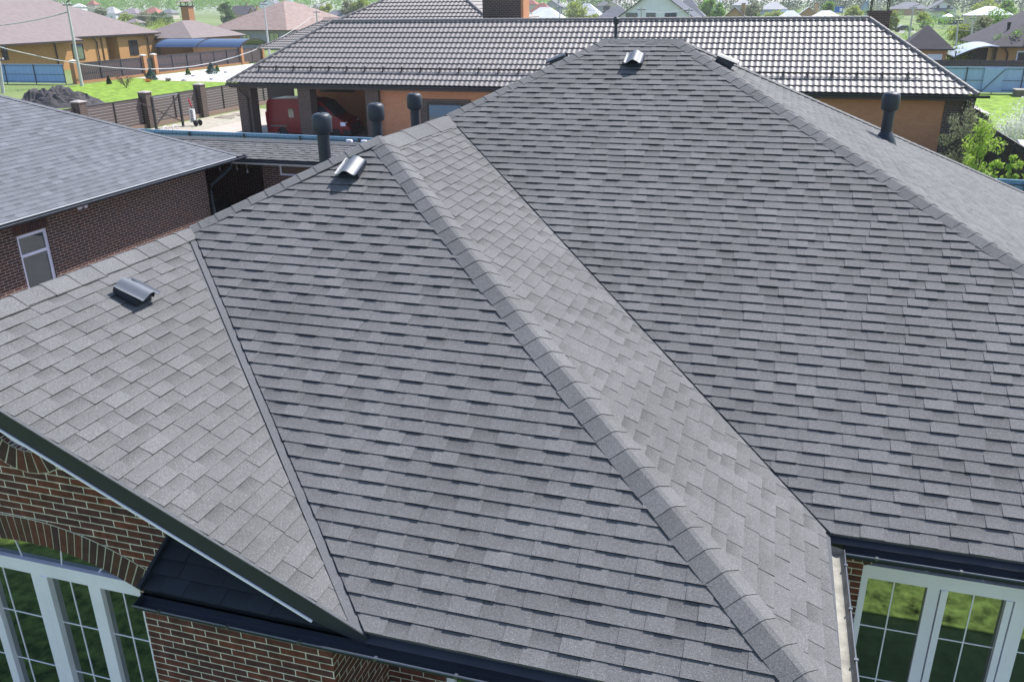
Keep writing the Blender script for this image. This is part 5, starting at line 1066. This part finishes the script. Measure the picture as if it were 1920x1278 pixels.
# mid and far trees: px, base py or Y, top py, radius px, leaf, label
TR = [(1866, 82, 22, 34, G1, 'large loose spring tree right of centre among the right-hand houses'), (1836, 84, 34, 26, G6, 'thin half-bare tree left of the large loose spring tree'), (1905, 60, 30, 22, G2, 'pale green tree behind the roof of the orange bungalow'), (1846, 40, 2, 26, G2, 'yellow-green round tree behind the white roof at the right'), (1884, 36, 4, 20, G1, 'light green tree right of the yellow-green round tree'), (1732, 56, 23, 15, G2, 'small yellow-green tree in front of the beige bungalow plot'), (1800, 84, 58, 26, G2, 'low yellow-green tree behind the black garage roof'), (1668, 60, 24, 14, G2, 'yellow-green tree just right of the tall hooded chimney'),
 (1600, 42, 15, 20, G2, 'yellow-green bush-like tree left of the tall hooded chimney'), (1552, 40, 3, 12, G1, 'narrow light green tree left of the billboard'), (1410, 44, 6, 22, G6, 'half-bare olive tree right of the brown brick gable'), (1452, 44, 24, 20, G2, 'low yellow-green tree in front of the pale blue walls'), (1328, 44, -4, 18, G1, 'bright green tree right of the white gabled house'), (1345, 46, 8, 14, G1, 'second bright green tree beside the dark water tank'), (1034, 46, 16, 14, G2, 'yellow-green tree at the end of the white sheet roof'), (1078, 46, 4, 24, G2, 'larger yellow-green tree between the white roofs'), (1110, 46, 30, 16, G2, 'low yellow-green bush tree before the white hip roof'),
 (555, 44, 15, 22, G2, 'broad yellow-green tree behind the tan roof'), (525, 44, 16, 24, G2, 'yellow-green tree right of the second concrete pole'), (492, 44, 20, 18, G2, 'yellow-green tree left of the second concrete pole'), (615, 24, 8, 16, G2, 'yellow tree behind the small grey gabled house'), (680, 24, -2, 22, G2, 'bright yellow-green tree above the tiled roof hip'), (655, 24, 4, 24, G6, 'half-bare olive tree above the tiled roof hip'), (236, 40, 28, 18, G2, 'yellow-green tree behind the brown roof slope'), (270, 44, 28, 22, G6, 'olive scrub tree left of the tan house chimney'), (300, 46, 26, 20, G3, 'green scrub tree just behind the tan roof'), (190, 34, 16, 16, G6, 'olive tree left of the pale hip roof'), (22, 24, 10, 22, G2, 'yellow-green tree by the left edge above the brown roof'), (425, 24, 8, 18, G3, 'dark green tree right of the tan roof ridge')]
for i, (px, pb, pt, pr_, lm, lab) in enumerate(TR):
    q = at(px, pb, Z=0)
    if q.y > 330 or q.y < 0: q = at(px, 30, Y=330.); q.z = 0
    tp = at(px, pt, Y=q.y).z; d_ = (q-CC).dot(CF); r_ = pr_/FPX*d_
    tree('spring_tree', lab, (q.x, q.y, 0), max(tp, 3), r_, lm, 100+i, 1100, max(.16, d_*.0016), .2, clumps=24)
# forest belt and scrub (masses nobody could count)
def belt(name, lm, items, label, trunks=True, cat='forest'):
    cr = B(); rd = random.Random(hash(name) % 99 if False else len(name))
    for (x, y, h, r, n, lf) in items:
        for c_ in range(5): a_ = rd.uniform(0, 6.28); leaves(cr, (x+r*.5*math.cos(a_), y+r*.5*math.sin(a_), h*rd.uniform(.45, .85)), r*.62, n//5, lf, rd, (1, 1, 1.25), 0)
    o = cr.build(name, lm); o['kind'] = 'stuff'; o['label'] = label; o['category'] = cat; return o
rd = random.Random(9)
def ang(px): d = ray(px, 5); return d.x/d.y
def row(p0, p1, Y0, Y1, n, h0, h1, r0, r1, nl, lf): 
    out = []
    for i in range(n):
        px = rd.uniform(p0, p1); Y = rd.uniform(Y0, Y1); out.append((ang(px)*Y, Y, rd.uniform(h0, h1), rd.uniform(r0, r1), nl, lf))
    return out
belt('far_forest', G3, row(-120, 2060, 680, 950, 560, 22, 38, 6, 10, 100, 1.1), 'continuous green forest closing the horizon')
belt('near_woodland', G1, row(120, 560, 560, 680, 200, 13, 20, 4, 7, 90, .7)+row(560, 1150, 560, 680, 110, 11, 18, 4, 7, 90, .7), 'fresh green spring woodland beyond the left houses')
belt('pine_wood', G4, row(1060, 2060, 560, 640, 260, 19, 30, 3, 5, 100, .7)+row(1060, 2060, 555, 600, 170, 6, 11, 4, 6, 90, .6), 'darker pine and birch wood behind the right-hand houses')
belt('scrub', G2, row(160, 360, 200, 300, 60, 1.8, 3.2, 2, 3.5, 90, .25)+row(420, 700, 200, 300, 40, 2, 3.5, 2, 3.5, 90, .25), 'yellow-green scrub between the far left houses', cat='scrub')
belt('green_scrub', G1, row(1400, 2000, 250, 480, 60, 2, 3.6, 2, 3.5, 90, .3)+row(1700, 1880, 125, 240, 16, 1.2, 2.4, 1.5, 3, 90, .16), 'low fresh green scrub scattered over the far right plots', cat='scrub')
tk = B(); rd = random.Random(3)
for i in range(130):
    px = rd.uniform(1060, 2060); Y = rd.uniform(540, 560); x = ang(px)*Y; tk.tube([(x, Y, 0), (x+rd.uniform(-.5, .5), Y, rd.uniform(12, 19))], [.22, .1], 4, cap=False)
o = tk.build('pine_trunks', mat('pale_trunk', (.24, .21, .18), .9, .2, 1)); o['kind'] = 'stuff'; o['label'] = 'pale slim trunks along the edge of the pine and birch wood'; o['category'] = 'tree trunks'
# =================================================================== haze
HZ = bpy.data.materials.new('haze'); HZ.use_nodes = True; n = HZ.node_tree.nodes; n.remove(n['Principled BSDF']); v = n.new('ShaderNodeVolumePrincipled'); v.inputs['Color'].default_value = (.92, .93, .96, 1); v.inputs['Density'].default_value = .00024; v.inputs['Anisotropy'].default_value = .2
HZ.node_tree.links.new(v.outputs[0], n['Material Output'].inputs['Volume'])
HAZE = True
if HAZE:
    b = B(); b.box(-2700, 2700, -320, 4300, -1.0, 45); o = b.build('haze', HZ); o['kind'] = 'stuff'; o['label'] = 'thin pale daylight haze over the whole settlement'; o['category'] = 'haze'
